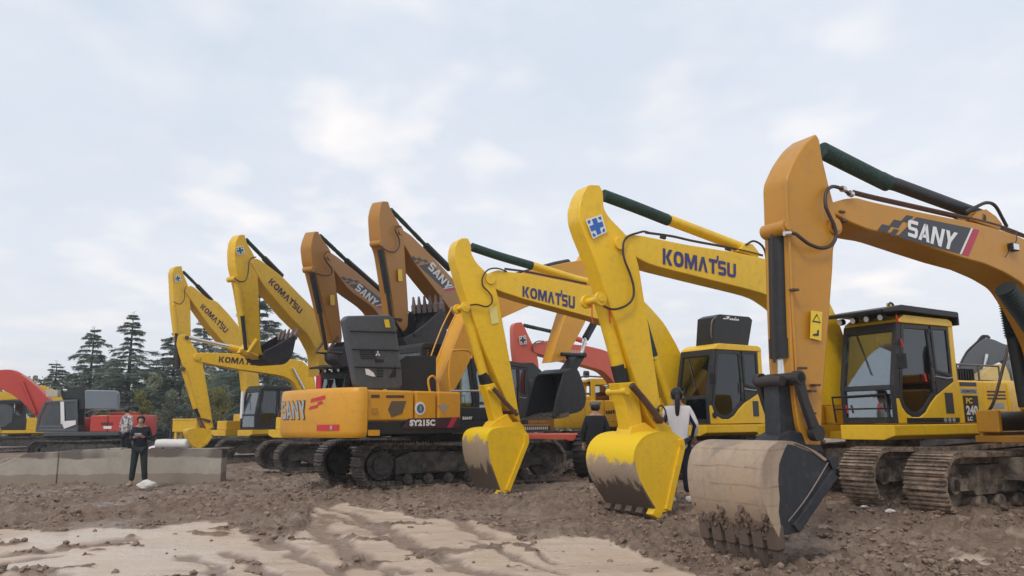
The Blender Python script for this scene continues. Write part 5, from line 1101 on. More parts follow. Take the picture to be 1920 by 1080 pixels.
def person(loc,rz,h,label,J,jacket,trousers,shoes,hair='short',group=None,long=False,phone=False,jl=.86,belly=1.0):
    """J: overrides of joint positions for a 1.72 m figure facing -y"""
    k=h/1.72
    P=dict(pel=(0,0,.95),waist=(0,.01,1.10),chest=(0,.01,1.30),neck=(0,.01,1.46),head=(0,-.01,1.57),top=(0,0,1.665),
      ls=(.165,.01,1.375),le=(.235,.03,1.13),lh=(.25,-.05,.90),lf=(.25,-.07,.80),rs=(-.165,.01,1.375),re=(-.235,.03,1.13),rh=(-.25,-.05,.90),rf=(-.25,-.07,.80),
      lp=(.09,0,.88),lk=(.10,-.02,.49),la=(.10,.02,.09),lt=(.11,-.14,.035),rp=(-.09,0,.88),rk=(-.10,-.02,.49),ra=(-.10,.02,.09),rt=(-.11,-.14,.035)); P.update(J)
    P={a:Vector(b)*k for a,b in P.items()}
    names=['pel','waist','chest','neck','head','top','ls','le','lh','lf','rs','re','rh','rf','lp','lk','la','lt','rp','rk','ra','rt']
    idx={n:i for i,n in enumerate(names)}
    Rd=dict(pel=(.135,.10),waist=(.12,.09),chest=(.145,.10),neck=.055,head=(.078,.092),top=(.06,.07),ls=.06,le=.042,lh=.027,lf=(.034,.014),rs=.06,re=.042,rh=.027,rf=(.034,.014),lp=.085,lk=.055,la=.038,lt=.035,rp=.085,rk=.055,ra=.038,rt=.035)
    Ed=[('pel','waist'),('waist','chest'),('chest','neck'),('neck','head'),('head','top'),('chest','ls'),('ls','le'),('le','lh'),('lh','lf'),('chest','rs'),('rs','re'),('re','rh'),('rh','rf'),('pel','lp'),('lp','lk'),('lk','la'),('la','lt'),('pel','rp'),('rp','rk'),('rk','ra'),('ra','rt')]
    V=[P[n] for n in names]; Rr=[(tuple(x*k for x in Rd[n]) if isinstance(Rd[n],tuple) else Rd[n]*k) for n in names]; E_=[(idx[a],idx[b]) for a,b in Ed]
    # fingers: five unequal chains rooted in the palm
    for s in ('l','r'):
        hnd=P[s+'h'];f=P[s+'f']; d=(f-hnd).normalized(); side=d.cross(Vector((0,1,0.3))).normalized(); up=side.cross(d)
        for j,(o,L_) in enumerate(((-.027,.050),(-.009,.062),(.009,.058),(.026,.044))):
            a=f+side*o*k; b_=a+d*L_*.55*k; c=b_+(d*.7-up*.6).normalized()*L_*.5*k
            n0=len(V); V+=[a,b_,c]; Rr+=[.010*k,.009*k,.007*k]; E_+=[(idx[s+'f'],n0),(n0,n0+1),(n0+1,n0+2)]
        n0=len(V); V+=[hnd+side*-.035*k+d*.035*k,hnd+side*-.055*k+d*.07*k]; Rr+=[.012*k,.009*k]; E_+=[(idx[s+'h'],n0),(n0,n0+1)]
    body_=skin('person',V,E_,Rr,SKIN); body_.location=loc; body_.rotation_euler=(0,0,rz); tag(body_,label,'person',group)
    # head shape details
    hd=P['head']; mb=MB()
    mb.tube([hd+Vector((0,-.085,-.0))*k,hd+Vector((0,-.118,-.025))*k],[.012*k,.016*k],8); mb.build('nose',SKIN,body_,0,True)
    for sx in (-1,1):
        mb=MB(); c=hd+Vector((sx*.03,-.086,.015))*k; mb.tube([c,c+Vector((0,-.006,0))*k],.009*k,8); mb.build('eye',HAIR,body_); 
        mb=MB(); c=hd+Vector((sx*.083,.01,-.005))*k; mb.tube([c,c+Vector((sx*.014,.008,0))*k],[.028*k,.022*k],8); mb.build('ear',SKIN,body_,0,True)
    mb=MB(); c=hd+Vector((0,-.088,-.05))*k; mb.box(c-Vector((.022,.004,.004))*k,c+Vector((.022,.004,.004))*k); mb.build('mouth',plain('lip',(.3,.12,.1),.6) if 'lip' not in bpy.data.materials else bpy.data.materials['lip'],body_)
    # clothing as its own skins
    def cl(name,ns,ed,rad,mat,extra=()):
        ii={n:i for i,n in enumerate(ns)}; return skin(name,[P[n] if isinstance(n,str) else Vector(n)*k for n in ns],[(ii[a],ii[b]) for a,b in ed],[tuple(x*k for x in r) if isinstance(r,tuple) else r*k for r in rad],mat,body_,2)
    P['hem']=P['pel'].lerp(P['waist'],-.55) if not long else P['pel']+Vector((0,.01,-.22))*k
    P['col']=P['chest'].lerp(P['neck'],.80)
    P['lw']=P['le'].lerp(P['lh'],.93);P['rw']=P['re'].lerp(P['rh'],.93)
    w=.0
    cl('jacket',['waist','hem','chest','col','ls','le','lw','rs','re','rw'],[('waist','hem'),('waist','chest'),('chest','col'),('chest','ls'),('ls','le'),('le','lw'),('chest','rs'),('rs','re'),('re','rw')],
       [(.165*belly,.125*belly),(.175*belly,.135*belly),(.158,.125),(.115,.105),.068,.062,.048,.068,.062,.048],jacket)
    skin('collar',[P['col']+Vector((0,.01,-.04))*k,P['neck']+Vector((0,.012,-.02))*k],[(0,1)],[(.14*k,.125*k),(.080*k,.078*k)],jacket,body_,2)
    P['lc']=P['lk'].lerp(P['la'],.9);P['rc']=P['rk'].lerp(P['ra'],.9)
    cl('trousers',['pel','lp','lk','lc','rp','rk','rc'],[('pel','lp'),('lp','lk'),('lk','lc'),('pel','rp'),('rp','rk'),('rk','rc')],[(.15,.115),.105,.078,.070,.105,.078,.070],trousers)
    for s in ('l','r'):
        a=P[s+'a'];t=P[s+'t']; hl=a+(a-t).normalized()*.05*k; hl.z=.04*k
        skin('shoe',[hl,a*1.0+Vector((0,0,-.045*k)),t+Vector((0,0,.01*k))],[(0,1),(1,2)],[.052*k,.062*k,(.056*k,.046*k)],shoes,body_,2)
    bm=bmesh.new(); bmesh.ops.create_icosphere(bm,subdivisions=3,radius=1)
    for v in bm.verts:
        c=v.co.copy(); v.co=Vector((c.x*.094,c.y*.108+.012,c.z*.110+.035))*k+hd
    dl=[v for v in bm.verts if (v.co-hd).y<-.045*k and (v.co-hd).z<.075*k]; bmesh.ops.delete(bm,geom=dl,context='VERTS')
    me=bpy.data.meshes.new('hair'); bm.to_mesh(me); bm.free(); me.materials.append(HAIR); ho=link('hair',me,body_)
    for p in me.polygons: p.use_smooth=True
    sd=ho.modifiers.new('t','SOLIDIFY'); sd.thickness=.012
    if hair=='ponytail':
        skin('ponytail',[hd+Vector((0,.09,.04))*k,hd+Vector((0.01,.135,-.03))*k,hd+Vector((.015,.13,-.16))*k,hd+Vector((.02,.115,-.30))*k],[(0,1),(1,2),(2,3)],[.03*k,.042*k,.042*k,.028*k],HAIR,body_,2)
    if hair=='cap':
        mb=MB(); mb.tube([hd+Vector((0,.0,.055))*k,hd+Vector((0,.0,.09))*k,hd+Vector((0,0,.125))*k,hd+Vector((0,0,.14))*k],[.108*k,.115*k,.10*k,.05*k],20); mb.box(hd+Vector((-.07,-.19,.055))*k,hd+Vector((.07,-.08,.068))*k); mb.build('flat_cap',plain('grey_felt',(.16,.14,.13),.9),body_,.006,True)
    if phone:
        c=(P['lf']+P['rf'])/2+Vector((0,-.03,.03))*k; mb=MB(); mb.box(c-Vector((.075,.008,.035))*k,c+Vector((.075,.008,.045))*k,Matrix.Rotation(R(35),3,'X'),c); ph=mb.build('phone',plain('silver_phone',(.5,.5,.52),.3),None,.006); ph.location=loc; ph.rotation_euler=(0,0,rz); tag(ph,'silver phone held in both hands by the person in front of the wall','phone')
    return body_,P,k
DNAVY=plain('dark_navy_cloth',(.006,.008,.016),.9,0,.3,14,.5); DKG=plain('dark_green_grey_cloth',(.016,.021,.022),.9,0,.25,12,.5); BCL=plain('black_cloth',(.007,.008,.012),.9,0,.3,12,.4)
SHOE=plain('dusty_shoe',(.32,.27,.23),.8); WSH=plain('white_shoe',(.65,.64,.63),.7); VEST=plain('pale_vest',(.72,.69,.71),.8,0,.12,9,.6); NAVT=plain('navy_trousers',(.006,.009,.028),.85,0,.3,12,.4)
x=at(258,900,20.3).x
person((x,20.3,gb(x,20.3)+.02),R(14),1.77,'person in black jacket looking down at a phone in front of the low wall',
  dict(head=(0,-.07,1.555),top=(0,-.05,1.65),neck=(0,-.02,1.45),le=(.22,.02,1.14),lh=(.09,-.22,1.17),lf=(.05,-.27,1.20),re=(-.22,.02,1.14),rh=(-.09,-.22,1.17),rf=(-.05,-.27,1.20),lk=(.13,-.03,.49),la=(.16,.03,.09),lt=(.19,-.12,.035),rk=(-.11,-.03,.49),ra=(-.15,.02,.09),rt=(-.20,-.13,.035)),
  DNAVY,DKG,SHOE,phone=True)
def patt():
    m,nt,b=newmat('floral_cloth'); co=objco(nt); v=nt.nodes.new('ShaderNodeTexVoronoi'); v.inputs['Scale'].default_value=16; nt.links.new(co,v.inputs[0])
    n=noise(nt,14,4,.7,vec=co); c=mix(nt,ramp(nt,n,.47,.53),(.015,.02,.05),(.55,.52,.53)); c=mix(nt,mth(nt,'MULTIPLY',ramp(nt,v.outputs['Distance'],.16,.12),.3),c,(.45,.35,.30)); nt.links.new(c,b.inputs['Base Color']); b.inputs['Roughness'].default_value=.9; return m
PAT=patt()
x=at(238,800,23.2).x
person((x,23.2,.12),R(150),1.70,'person in a white and navy patterned jacket with back turned, behind the low wall','' and {} or dict(),PAT,BCL,SHOE,long=False)
x=at(1117,800,15).x
person((x,15,gb(x,15)),R(172),1.64,'person in long black coat and grey flat cap, seen from behind above the yellow bucket',dict(),BCL,BCL,SHOE,hair='cap',long=True,belly=1.12)
x=at(1277,930,12.6).x
wo,P,k=person((x,12.6,gb(x,12.6)+.02),R(176),1.76,'person with black ponytail, white vest and navy trousers standing between the two largest buckets',
  dict(lk=(.10,-.04,.49),la=(.14,.08,.09),lt=(.16,-.07,.035),ra=(-.12,-.02,.09),rt=(-.14,-.17,.035),le=(.26,.02,1.13),re=(-.26,.02,1.13),lh=(.25,-.12,.95),lf=(.24,-.17,.88),rh=(-.25,-.12,.95),rf=(-.24,-.17,.88)),VEST,NAVT,WSH,hair='ponytail',long=True)
for s in ('l','r'):
    sg=1 if s=='l' else -1
    a=P[s+'s']+Vector((sg*.035,0,-.02))*k; b_=P[s+'e']+Vector((sg*.03,0,0))*k; c=P[s+'w']
    d1=Vector((-sg*.050,.045,0))*k
    mb=MB(); mb.tube([a+Vector((0,0,-.05))*k+d1,b_+d1,c+d1*.8],[.030*k,.028*k,.024*k],10); mb.build('sleeve_stripe',NAVT,wo,0,True)
# ------------------------------------------------------------------ trees
def leafmat(name,a,b_):
    m,nt,bs=newmat(name); oi=nt.nodes.new('ShaderNodeObjectInfo'); co=objco(nt); n=noise(nt,.5,4,.6,vec=co); n2=noise(nt,3,3,.6,vec=co)
    c=mix(nt,ramp(nt,n,.35,.65),a,b_); c=mix(nt,mth(nt,'MULTIPLY',n2,.3),c,tuple(x*.6 for x in a)); nt.links.new(c,bs.inputs['Base Color']); bs.inputs['Roughness'].default_value=.8
    tr=nt.nodes.new('ShaderNodeBsdfTranslucent'); nt.links.new(c,tr.inputs[0]); mx=nt.nodes.new('ShaderNodeMixShader'); mx.inputs[0].default_value=.5; o=nt.nodes['Material Output']
    nt.links.new(bs.outputs[0],mx.inputs[1]); nt.links.new(tr.outputs[0],mx.inputs[2]); nt.links.new(mx.outputs[0],o.inputs[0]); return m
NEED=leafmat('cedar_needles',(.14,.20,.155),(.30,.36,.27)); BARK=plain('bark',(.055,.042,.033),.9,0,.3,10,.8)
NEED2=leafmat('cedar_needles_pale',(.035,.070,.045),(.085,.125,.075))
YLF=leafmat('yellow_leaves',(.16,.16,.04),(.30,.27,.08)); GLF=leafmat('shrub_leaves',(.14,.165,.10),(.33,.33,.20))
def conifer_meshes(h,w,seed,dens=1.0,top='point'):
    rg=random.Random(seed); mb=MB()
    mb.tube([(0,0,0),(.05,.02,h*.3),(-.03,.04,h*.6),(.02,0,h*.97)],[h*.022,h*.016,h*.010,.02],10)
    leaf=MB(); z=h*.10
    while z<h*.985:
        t=z/h; reach=w*(1-t)**.72*(.75+.4*rg.random()) if t>.18 else w*(.72+.3*rg.random())
        reach=max(reach,.35)
        nb=rg.choice((4,5,5,6))
        a0=rg.random()*6.28
        for b in range(nb):
            a=a0+b*6.283/nb+rg.uniform(-.35,.35); L_=reach*rg.uniform(.45,1.25)
            rise=rg.uniform(-.02,.22)+t*.35
            pts=[]
            for q in range(6):
                s=q/5; pts.append(Vector((math.cos(a)*L_*s,math.sin(a)*L_*s,z+L_*(rise*s-.38*s*s))))
            mb.tube([pts[0],pts[2],pts[4]],[.05*(1-t)+.015,.03*(1-t)+.01,.008],5,False)
            ns=int(L_*24*dens)+8
            for i in range(ns):
                s=rg.uniform(.15,1.0)**.8; i0=min(4,int(s*5)); p=pts[i0].lerp(pts[i0+1],s*5-i0)
                wd=(.16+.42*(1-abs(s-.55)*1.3))*min(1,L_/2.2)
                sd=rg.choice((-1,1)); side=Vector((-math.sin(a),math.cos(a),0))*sd
                base=p; out=Vector((math.cos(a),math.sin(a),0))
                d=(side*rg.uniform(.4,1)+out*rg.uniform(.2,.9)+Vector((0,0,rg.uniform(-.75,.25)))).normalized()
                ln=wd*rg.uniform(.7,1.5)
                for q in range(5):
                    f=q/4; c=base+d*ln*f+Vector((0,0,-.08*f*f))
                    for sg in (-1,1):
                        n_=(d.cross(Vector((0,0,1))).normalized()*sg+d*.7+Vector((0,0,rg.uniform(-.5,.25)))).normalized(); l2=rg.uniform(.14,.27)*(1.1-f*.4)
                        u=n_.cross(Vector((rg.uniform(-.5,.5),rg.uniform(-.5,.5),1))).normalized()*rg.uniform(.028,.048)
                        leaf.add([c-u,c+u,c+n_*l2+u*.3],[(0,1,2)])
        z+=h*rg.uniform(.018,.044)
    for q in range(14):
        z=h*(.93+.07*q/14); a=rg.random()*6.28; n_=Vector((math.cos(a),math.sin(a),.6)); u=Vector((0,0,.02)); c=Vector((0,0,z)); leaf.add([c-u,c+u,c+n_*.28],[(0,1,2)])
    return mb.build('trunk',BARK,mesh_only=True,smooth=True),leaf.build('crown',NEED,mesh_only=True)
CM=[conifer_meshes(12,3.6,11),conifer_meshes(11,4.0,23,1.1),conifer_meshes(12,4.4,37,.95)]
def conifer(px,topy,D,v,label,rz=0,wsc=1.0,mat=None):
    top=at(px,topy,D); gzz=-.2; hh=(11,12)[v!=1]; hh=12 if v!=1 else 11
    s=(top.z-gzz)/hh; r=empty('conifer_tree',(top.x,D,gzz),rz); tag(r,label,'tree','conifers behind the machines'); r.scale=(s*wsc*1.2,s*wsc*1.2,s)
    link('trunk',CM[v][0],r); link('crown',CM[v][1],r)
conifer(107,676,62,2,'short broad conifer, leftmost of the trees, above the red boom',.4,1.25)
conifer(178,612,66,1,'conifer with a narrow tip above the grey raised cover, second tree from the left',1.2,.95)
conifer(251,584,60,0,'tall open-branched conifer with a bare visible trunk, tallest of the left group',2.0,1.0)
conifer(330,618,63,1,'dense conifer directly behind the leftmost raised yellow stick',3.1,1.0)
conifer(385,590,72,2,'conifer showing through the gap under the leftmost raised boom',4.0,.9)
conifer(488,532,58,2,'broad tall conifer behind the second raised yellow arm, rising highest of all the trees',5.0,.98)
conifer(436,628,70,0,'conifer filling the space above the black cab',.9,1.1)
conifer(545,655,66,1,'low conifer behind the curled mud-filled bucket, rightmost of the trees',2.6,1.0)
conifer(295,672,78,2,'small far conifer between the tall open one and the leftmost yellow arm',2.9,1.2)
conifer(215,668,80,0,'small far conifer behind the grey raised cover',1.9,1.3)
def leafball(name,mat,cx,cy,cz,rx,ry,rz_,n,ls,seed,parent=None):
    rg=np.random.default_rng(seed); mb=MB(); cl=[(rg.normal(0,.5,3),rg.uniform(.22,.45)) for _ in range(14)]
    V=[];Fc=[]
    for i in range(n):
        c,rr=cl[rg.integers(14)]; d=rg.normal(0,1,3); d/=np.linalg.norm(d); p=c+d*rr*rg.uniform(.6,1)
        p=np.array([cx+p[0]*rx,cy+p[1]*ry,cz+p[2]*rz_]); a=rg.normal(0,1,3);a/=np.linalg.norm(a);b=np.cross(a,rg.normal(0,1,3));b/=np.linalg.norm(b); s=ls*rg.uniform(.6,1.3)
        k=len(V); V+= [tuple(p-a*s*.5),tuple(p+b*s*.3),tuple(p+a*s*.5),tuple(p-b*s*.3)]; Fc.append((k,k+1,k+2,k+3))
    mb.v=V;mb.f=Fc; return mb.build(name,mat,parent)
def smalltree(px,py,D,rad,mat,label,cat='tree',hz=1.0,n=1500,name='small_tree',seed=1):
    p=at(px,py,D); r=empty(name,(p.x,D,-.25)); tag(r,label,cat)
    mb=MB(); H=p.z+.25
    mb.tube([(0,0,0),(.05,0,H*.5),(0,.05,H)],[.10,.08,.03],8)
    for a in range(5): mb.tube([(0,0,H*.45),(math.cos(a*1.3)*rad*.5,math.sin(a*1.3)*rad*.5,H*.9)],[.05,.015],6)
    mb.build('trunk',BARK,r,0,True); leafball('crown',mat,0,0,H,rad,rad,rad*hz,n,.22,seed,r)
smalltree(262,768,48,.9,YLF,'small yellow-leaved tree behind the two people at the wall',seed=3,n=1200)
smalltree(392,745,46,1.3,GLF,'bushy pale green small tree beside the trunk left of the yellow stick',seed=5,hz=1.5)
smalltree(408,760,44,.8,YLF,'thin yellowing sapling just left of the lower yellow stick',seed=6,hz=1.4,n=700)
smalltree(560,745,47,1.0,GLF,'pale shrub between the black cab and the orange counterweight','shrub',seed=7,name='shrub')
smalltree(322,760,55,1.5,GLF,'dull green bush in front of the dense conifer','shrub',seed=8,name='shrub',n=2200)
smalltree(216,830,38,.5,GLF,'low green weed bush under the red counterweight','shrub',seed=9,name='shrub',n=700)
mb=MB()
rg=np.random.default_rng(5); V=[];Fc=[]
for i in range(34000):
    x=rg.uniform(-75,90); 
    top=2.2+2.4*float(vn(np.array([x*.12]),np.array([1.5]),5)[0])+1.3*float(vn(np.array([x*.5]),np.array([3.5]),6)[0]); top*= (1.5 if -62<x<-28 else .75)
    z=rg.uniform(0,1)**.8*top; y=92+rg.uniform(-3,3)
    a=rg.normal(0,1,3);a/=np.linalg.norm(a);b=np.cross(a,rg.normal(0,1,3));b/=np.linalg.norm(b); s=rg.uniform(.3,.7); p=np.array([x,y,z-.3])
    k=len(V); V+=[tuple(p-a*s*.5),tuple(p+b*s*.35),tuple(p+a*s*.5),tuple(p-b*s*.35)]; Fc.append((k,k+1,k+2,k+3))
mb.v=V;mb.f=Fc; tl=mb.build('distant_hedge',GLF); tag(tl,'low distant belt of shrubs along the edge of the yard','hedge',kind='stuff')
# ------------------------------------------------------------------ ground
def build_ground():
    ys=[-3.0,0,1.5,2.6,3.2]; y=3.6
    while y<420:
        ys.append(y); r_=1.0034 if y<13 else (1.005 if y<30 else (1.02 if y<80 else 1.10)); y*=r_
    ys=np.array(ys); nx=760
    t=np.linspace(-1,1,nx); sp=np.sign(t)*(np.abs(t)*.80+.9*np.abs(t)**4+.0)
    half=np.maximum(ys,6)*1.25+2
    X=sp[None,:]*half[:,None]; Y=np.repeat(ys[:,None],nx,1)
    jx=(vn(X*31,Y*31,5)-.5)*0.0
    Z=ground_h(X,Y); Z=np.where(Y>60,np.minimum(Z,base_z(X,Y)),Z)
    # the shallow mound behind the wall
    xx=(238-960)/F*23.2; Z=Z+.36*np.exp(-(((X-xx)/1.0)**2+((Y-23.3)/.8)**2))
    ny=len(ys); co=np.stack([X,Y,Z],-1).reshape(-1,3)
    me=bpy.data.meshes.new('ground'); me.vertices.add(ny*nx); me.vertices.foreach_set('co',co.ravel().astype(np.float32))
    i=np.arange((ny-1)*(nx-1)); r_=i//(nx-1); c=i%(nx-1); a=r_*nx+c
    q=np.stack([a,a+1,a+nx+1,a+nx],-1).ravel()
    me.loops.add(len(q)); me.loops.foreach_set('vertex_index',q.astype(np.int32)); me.polygons.add(len(i)); me.polygons.foreach_set('loop_start',(np.arange(len(i))*4).astype(np.int32)); me.polygons.foreach_set('loop_total',np.full(len(i),4,np.int32))
    me.update(); me.validate()
    sm=smooth_mask(X,Y).reshape(-1)
    hh=(Z-base_z(X,Y)).reshape(-1)
    at_=me.attributes.new('packed','FLOAT','POINT'); at_.data.foreach_set('value',sm.astype(np.float32))
    at_=me.attributes.new('rut','FLOAT','POINT'); at_.data.foreach_set('value',rutmask(X,Y)[0].reshape(-1).astype(np.float32))
    at_=me.attributes.new('lump','FLOAT','POINT'); at_.data.foreach_set('value',hh.astype(np.float32))
    me.polygons.foreach_set('use_smooth',np.ones(len(i),bool))
    m,nt,b=newmat('muddy_ground'); co=objco(nt)
    A=nt.nodes.new('ShaderNodeAttribute'); A.attribute_name='packed'; Lp=nt.nodes.new('ShaderNodeAttribute'); Lp.attribute_name='lump'
    n1=noise(nt,.8,6,.65,vec=co); n2=noise(nt,5,7,.7,vec=co); n3=noise(nt,22,5,.7,vec=co); n4=noise(nt,.28,3,.5,vec=co)
    mud=mix(nt,ramp(nt,n2,.35,.68),(.115,.074,.050),(.31,.217,.155)); mud=mix(nt,mth(nt,'MULTIPLY',ramp(nt,n1,.5,.7),.55),mud,(.38,.28,.205)); 
    mud=mix(nt,mth(nt,'MULTIPLY',ramp(nt,n3,.60,.72),.30),mud,(.48,.38,.31)); mud=mix(nt,mth(nt,'MULTIPLY',ramp(nt,n4,.42,.6),.35),mud,(.19,.122,.084))
    mp=nt.nodes.new('ShaderNodeMapping'); mp.inputs['Rotation'].default_value=(0,0,R(54)); mp.inputs['Scale'].default_value=(.35,3.2,1); nt.links.new(co,mp.inputs[0]); st=noise(nt,1.0,5,.6,vec=mp.outputs[0])
    tan=mix(nt,ramp(nt,n1,.35,.66),(.42,.305,.215),(.53,.42,.32)); tan=mix(nt,mth(nt,'MULTIPLY',ramp(nt,st,.50,.64),.55),tan,(.34,.24,.175)); tan=mix(nt,mth(nt,'MULTIPLY',ramp(nt,n2,.60,.70),.35),tan,(.26,.18,.135)); tan=mix(nt,mth(nt,'MULTIPLY',ramp(nt,n4,.5,.62),.4),tan,(.60,.505,.43))
    Ru=nt.nodes.new('ShaderNodeAttribute'); Ru.attribute_name='rut'; tan=mix(nt,mth(nt,'MULTIPLY',Ru.outputs['Fac'],mth(nt,'MULTIPLY',ramp(nt,n2,.28,.40),.9)),tan,(.20,.135,.098))
    f=mth(nt,'ADD',A.outputs['Fac'],mth(nt,'MULTIPLY',mth(nt,'SUBTRACT',n2,.5),.5))
    c=mix(nt,ramp(nt,f,.35,.62),mud,tan); nt.links.new(c,b.inputs['Base Color'])
    wet=mth(nt,'MULTIPLY',ramp(nt,n1,.48,.58),-.50); ro=mth(nt,'ADD',.86,wet); ro=mth(nt,'SUBTRACT',ro,mth(nt,'MULTIPLY',A.outputs['Fac'],.22)); ro=mth(nt,'SUBTRACT',ro,mth(nt,'MULTIPLY',Ru.outputs['Fac'],.25)); nt.links.new(mth(nt,'MAXIMUM',ro,.22),b.inputs['Roughness'])
    h=mth(nt,'ADD',mth(nt,'ADD',mth(nt,'MULTIPLY',n3,mth(nt,'SUBTRACT',1.25,A.outputs['Fac'])),mth(nt,'MULTIPLY',n2,.7)),mth(nt,'MULTIPLY',st,.9)); bump(nt,b,h,.9,.04)
    me.materials.append(m); o=bpy.data.objects.new('ground',me); C.objects.link(o); tag(o,'churned brown mud yard with a pale packed wheel track','ground',kind='structure'); return m
GM=build_ground()
# clods
def clods():
    rg=np.random.default_rng(12); mb=MB(); base=[]
    bm=bmesh.new(); bmesh.ops.create_icosphere(bm,subdivisions=1,radius=1); bv=np.array([v.co[:] for v in bm.verts]); bf=[tuple(v.index for v in f.verts) for f in bm.faces]; bm.free()
    n=36000; u=rg.uniform(0,1,n); Y=6.0*(26/6.0)**u; X=rg.uniform(-1,1,n)*Y*.72
    sm=smooth_mask(X,Y); dn=fbm(X*1.6,Y*1.6,3,88); keep=(rg.uniform(0,1,n)<np.clip((dn-.44)*6.5,0.03,1))&((sm<.35)|(rg.uniform(0,1,n)<.02))
    X=X[keep];Y=Y[keep]; Z=ground_h(X,Y); V=[];Fc=[];k=0
    for x,y,z in zip(X,Y,Z):
        s=float(np.clip(rg.lognormal(-3.95,.55),.009,.045)); f=bv*(1+rg.uniform(-.32,.32,(len(bv),1)))*s*np.array([rg.uniform(.8,1.5),rg.uniform(.7,1.2),rg.uniform(.5,.9)])
        a=rg.uniform(0,6.28); c,s_=math.cos(a),math.sin(a); f=np.stack([f[:,0]*c-f[:,1]*s_,f[:,0]*s_+f[:,1]*c,f[:,2]],1)+np.array([x,y,z+s*.15])
        V.append(f); Fc+= [tuple(i+k for i in t) for t in bf]; k+=len(bv)
    mb.v=[tuple(p) for p in np.concatenate(V)]; mb.f=Fc
    m,nt,b=newmat('mud_clod'); co=objco(nt); n2=noise(nt,6,6,.7,vec=co); nt.links.new(ramp(nt,n2,.35,.66,(.10,.065,.045,1),(.31,.22,.16,1)),b.inputs['Base Color']); b.inputs['Roughness'].default_value=.8; bump(nt,b,noise(nt,50,4,.7,vec=co),.6,.01)
    o=mb.build('mud_clods',m); tag(o,'loose clods of churned brown mud scattered over the yard','mud',kind='stuff')
clods()
mb=MB(); mb.box((-540,-6,-2.2),(540,425,32)); hm=bpy.data.materials.new('thin_haze'); hm.use_nodes=True; hn=hm.node_tree; hn.nodes.clear(); ho_=hn.nodes.new('ShaderNodeOutputMaterial'); pv=hn.nodes.new('ShaderNodeVolumePrincipled'); pv.inputs['Color'].default_value=(.93,.95,.98,1); pv.inputs['Density'].default_value=.0010; pv.inputs['Anisotropy'].default_value=.1; hn.links.new(pv.outputs[0],ho_.inputs['Volume'])
hz_=mb.build('haze',hm); tag(hz_,'thin pale haze filling the air of the yard','haze',kind='stuff')
# ------------------------------------------------------------------ sky, sun, camera
W=bpy.data.worlds.new('World'); bpy.context.scene.world=W; W.use_nodes=True; nt=W.node_tree; nt.nodes.clear()
out=nt.nodes.new('ShaderNodeOutputWorld'); bg=nt.nodes.new('ShaderNodeBackground'); nt.links.new(bg.outputs[0],out.inputs[0])
sky=nt.nodes.new('ShaderNodeTexSky'); sky.sky_type='NISHITA'; sky.sun_disc=False; SE,SR=R(50),R(205); sky.sun_elevation=SE; sky.sun_rotation=SR; sky.dust_density=2
tc=nt.nodes.new('ShaderNodeTexCoord'); sx=nt.nodes.new('ShaderNodeSeparateXYZ'); nt.links.new(tc.outputs['Generated'],sx.inputs[0])
zz=mth(nt,'ADD',mth(nt,'MAXIMUM',sx.outputs[2],0.0),.16)
cx=nt.nodes.new('ShaderNodeCombineXYZ'); nt.links.new(mth(nt,'DIVIDE',sx.outputs[0],zz),cx.inputs[0]); nt.links.new(mth(nt,'DIVIDE',sx.outputs[1],zz),cx.inputs[1])
mp=nt.nodes.new('ShaderNodeMapping'); mp.inputs['Location'].default_value=(3.1,1.7,0); mp.inputs['Scale'].default_value=(1,.85,1); nt.links.new(cx.outputs[0],mp.inputs[0])
c1=noise(nt,1.25,7,.52,vec=mp.outputs[0]); c2=noise(nt,.45,3,.5,vec=mp.outputs[0]); c3=noise(nt,4.2,3,.42,vec=mp.outputs[0])
K=7.6
low=tuple(K*v for v in (.59,.665,.765)); mid=tuple(K*v for v in (.73,.775,.86)); hi=tuple(K*v for v in (1.04,.98,.94)); hor=tuple(K*v for v in (.86,.865,.905))
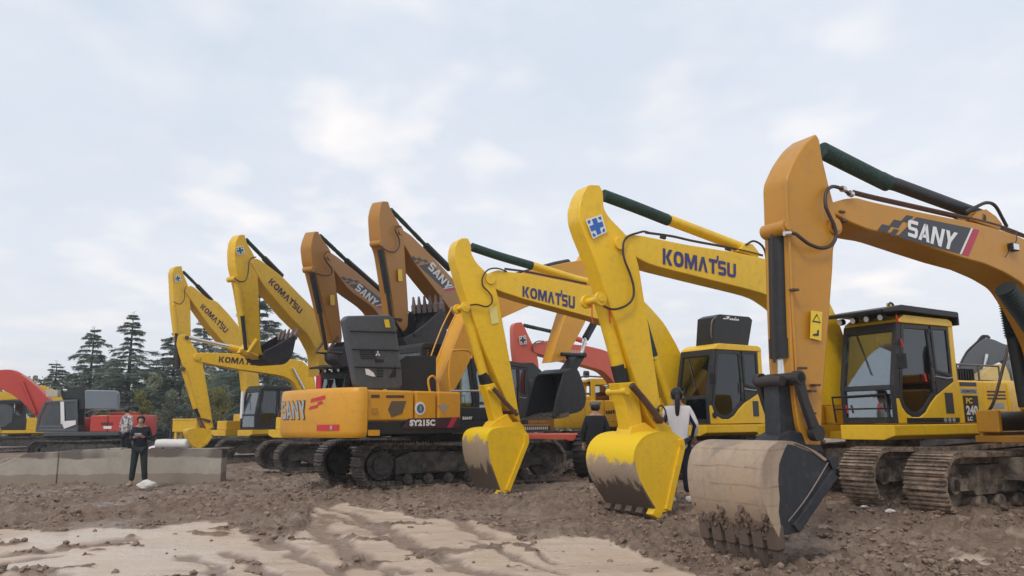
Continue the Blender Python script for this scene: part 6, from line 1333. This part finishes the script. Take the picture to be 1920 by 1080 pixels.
cl=mix(nt,ramp(nt,c2,.35,.68),(*low,1),(*mid,1)); cl=mix(nt,mth(nt,'MULTIPLY',ramp(nt,c1,.50,.72),.55),cl,(*mid,1)); 
hz=mth(nt,'SUBTRACT',1.0,mth(nt,'DIVIDE',mth(nt,'MAXIMUM',sx.outputs[2],0.0),.42),True)
cl=mix(nt,mth(nt,'MULTIPLY',hz,.80),cl,(*hor,1))
pt=mth(nt,'MULTIPLY',ramp(nt,c3,.46,.74),ramp(nt,c1,.40,.66)); cl=mix(nt,mth(nt,'MULTIPLY',pt,1.0),cl,(*hi,1)); cl=mix(nt,mth(nt,'MULTIPLY',ramp(nt,noise(nt,1.9,6,.6,vec=mp.outputs[0]),.46,.70),.28),cl,(*hor,1))
dkc=mth(nt,'MULTIPLY',ramp(nt,noise(nt,.9,5,.55,vec=mp.outputs[0]),.52,.70),.35); cl=mix(nt,dkc,cl,(*low,1))
fin=mix(nt,.97,sky.outputs[0],cl); nt.links.new(fin,bg.inputs[0]); bg.inputs[1].default_value=.15
sd=bpy.data.lights.new('sun','SUN'); sd.energy=1.5; sd.angle=R(14); sd.color=(1,.95,.88); so=bpy.data.objects.new('sun',sd); C.objects.link(so)
az=R(205)  # from behind and left of the camera
d=Vector((math.sin(az)*math.cos(SE),math.cos(az)*math.cos(SE),math.sin(SE))); so.rotation_euler=d.to_track_quat('Z','Y').to_euler(); so.location=(-10,-10,20)
cam=bpy.data.cameras.new('camera'); co=bpy.data.objects.new('camera',cam); C.objects.link(co); co.location=(0,0,CH); cam.sensor_width=36; cam.lens=F/1920*36; cam.clip_end=3000; cam.clip_start=.1
co.matrix_world=Matrix.Translation((0,0,CH))@(Matrix.Rotation(math.pi/2+PITCH,4,'X')@Matrix.Rotation(-ROLL if True else 0,4,'Z'))
sc=bpy.context.scene; sc.camera=co; sc.view_settings.view_transform='Standard'; sc.view_settings.look='None'; sc.view_settings.exposure=0; sc.view_settings.gamma=1
sc.render.resolution_x=1024; sc.render.resolution_y=576
try: sc.cycles.max_bounces=6; sc.cycles.transparent_max_bounces=10; sc.cycles.use_denoising=True
except Exception: pass
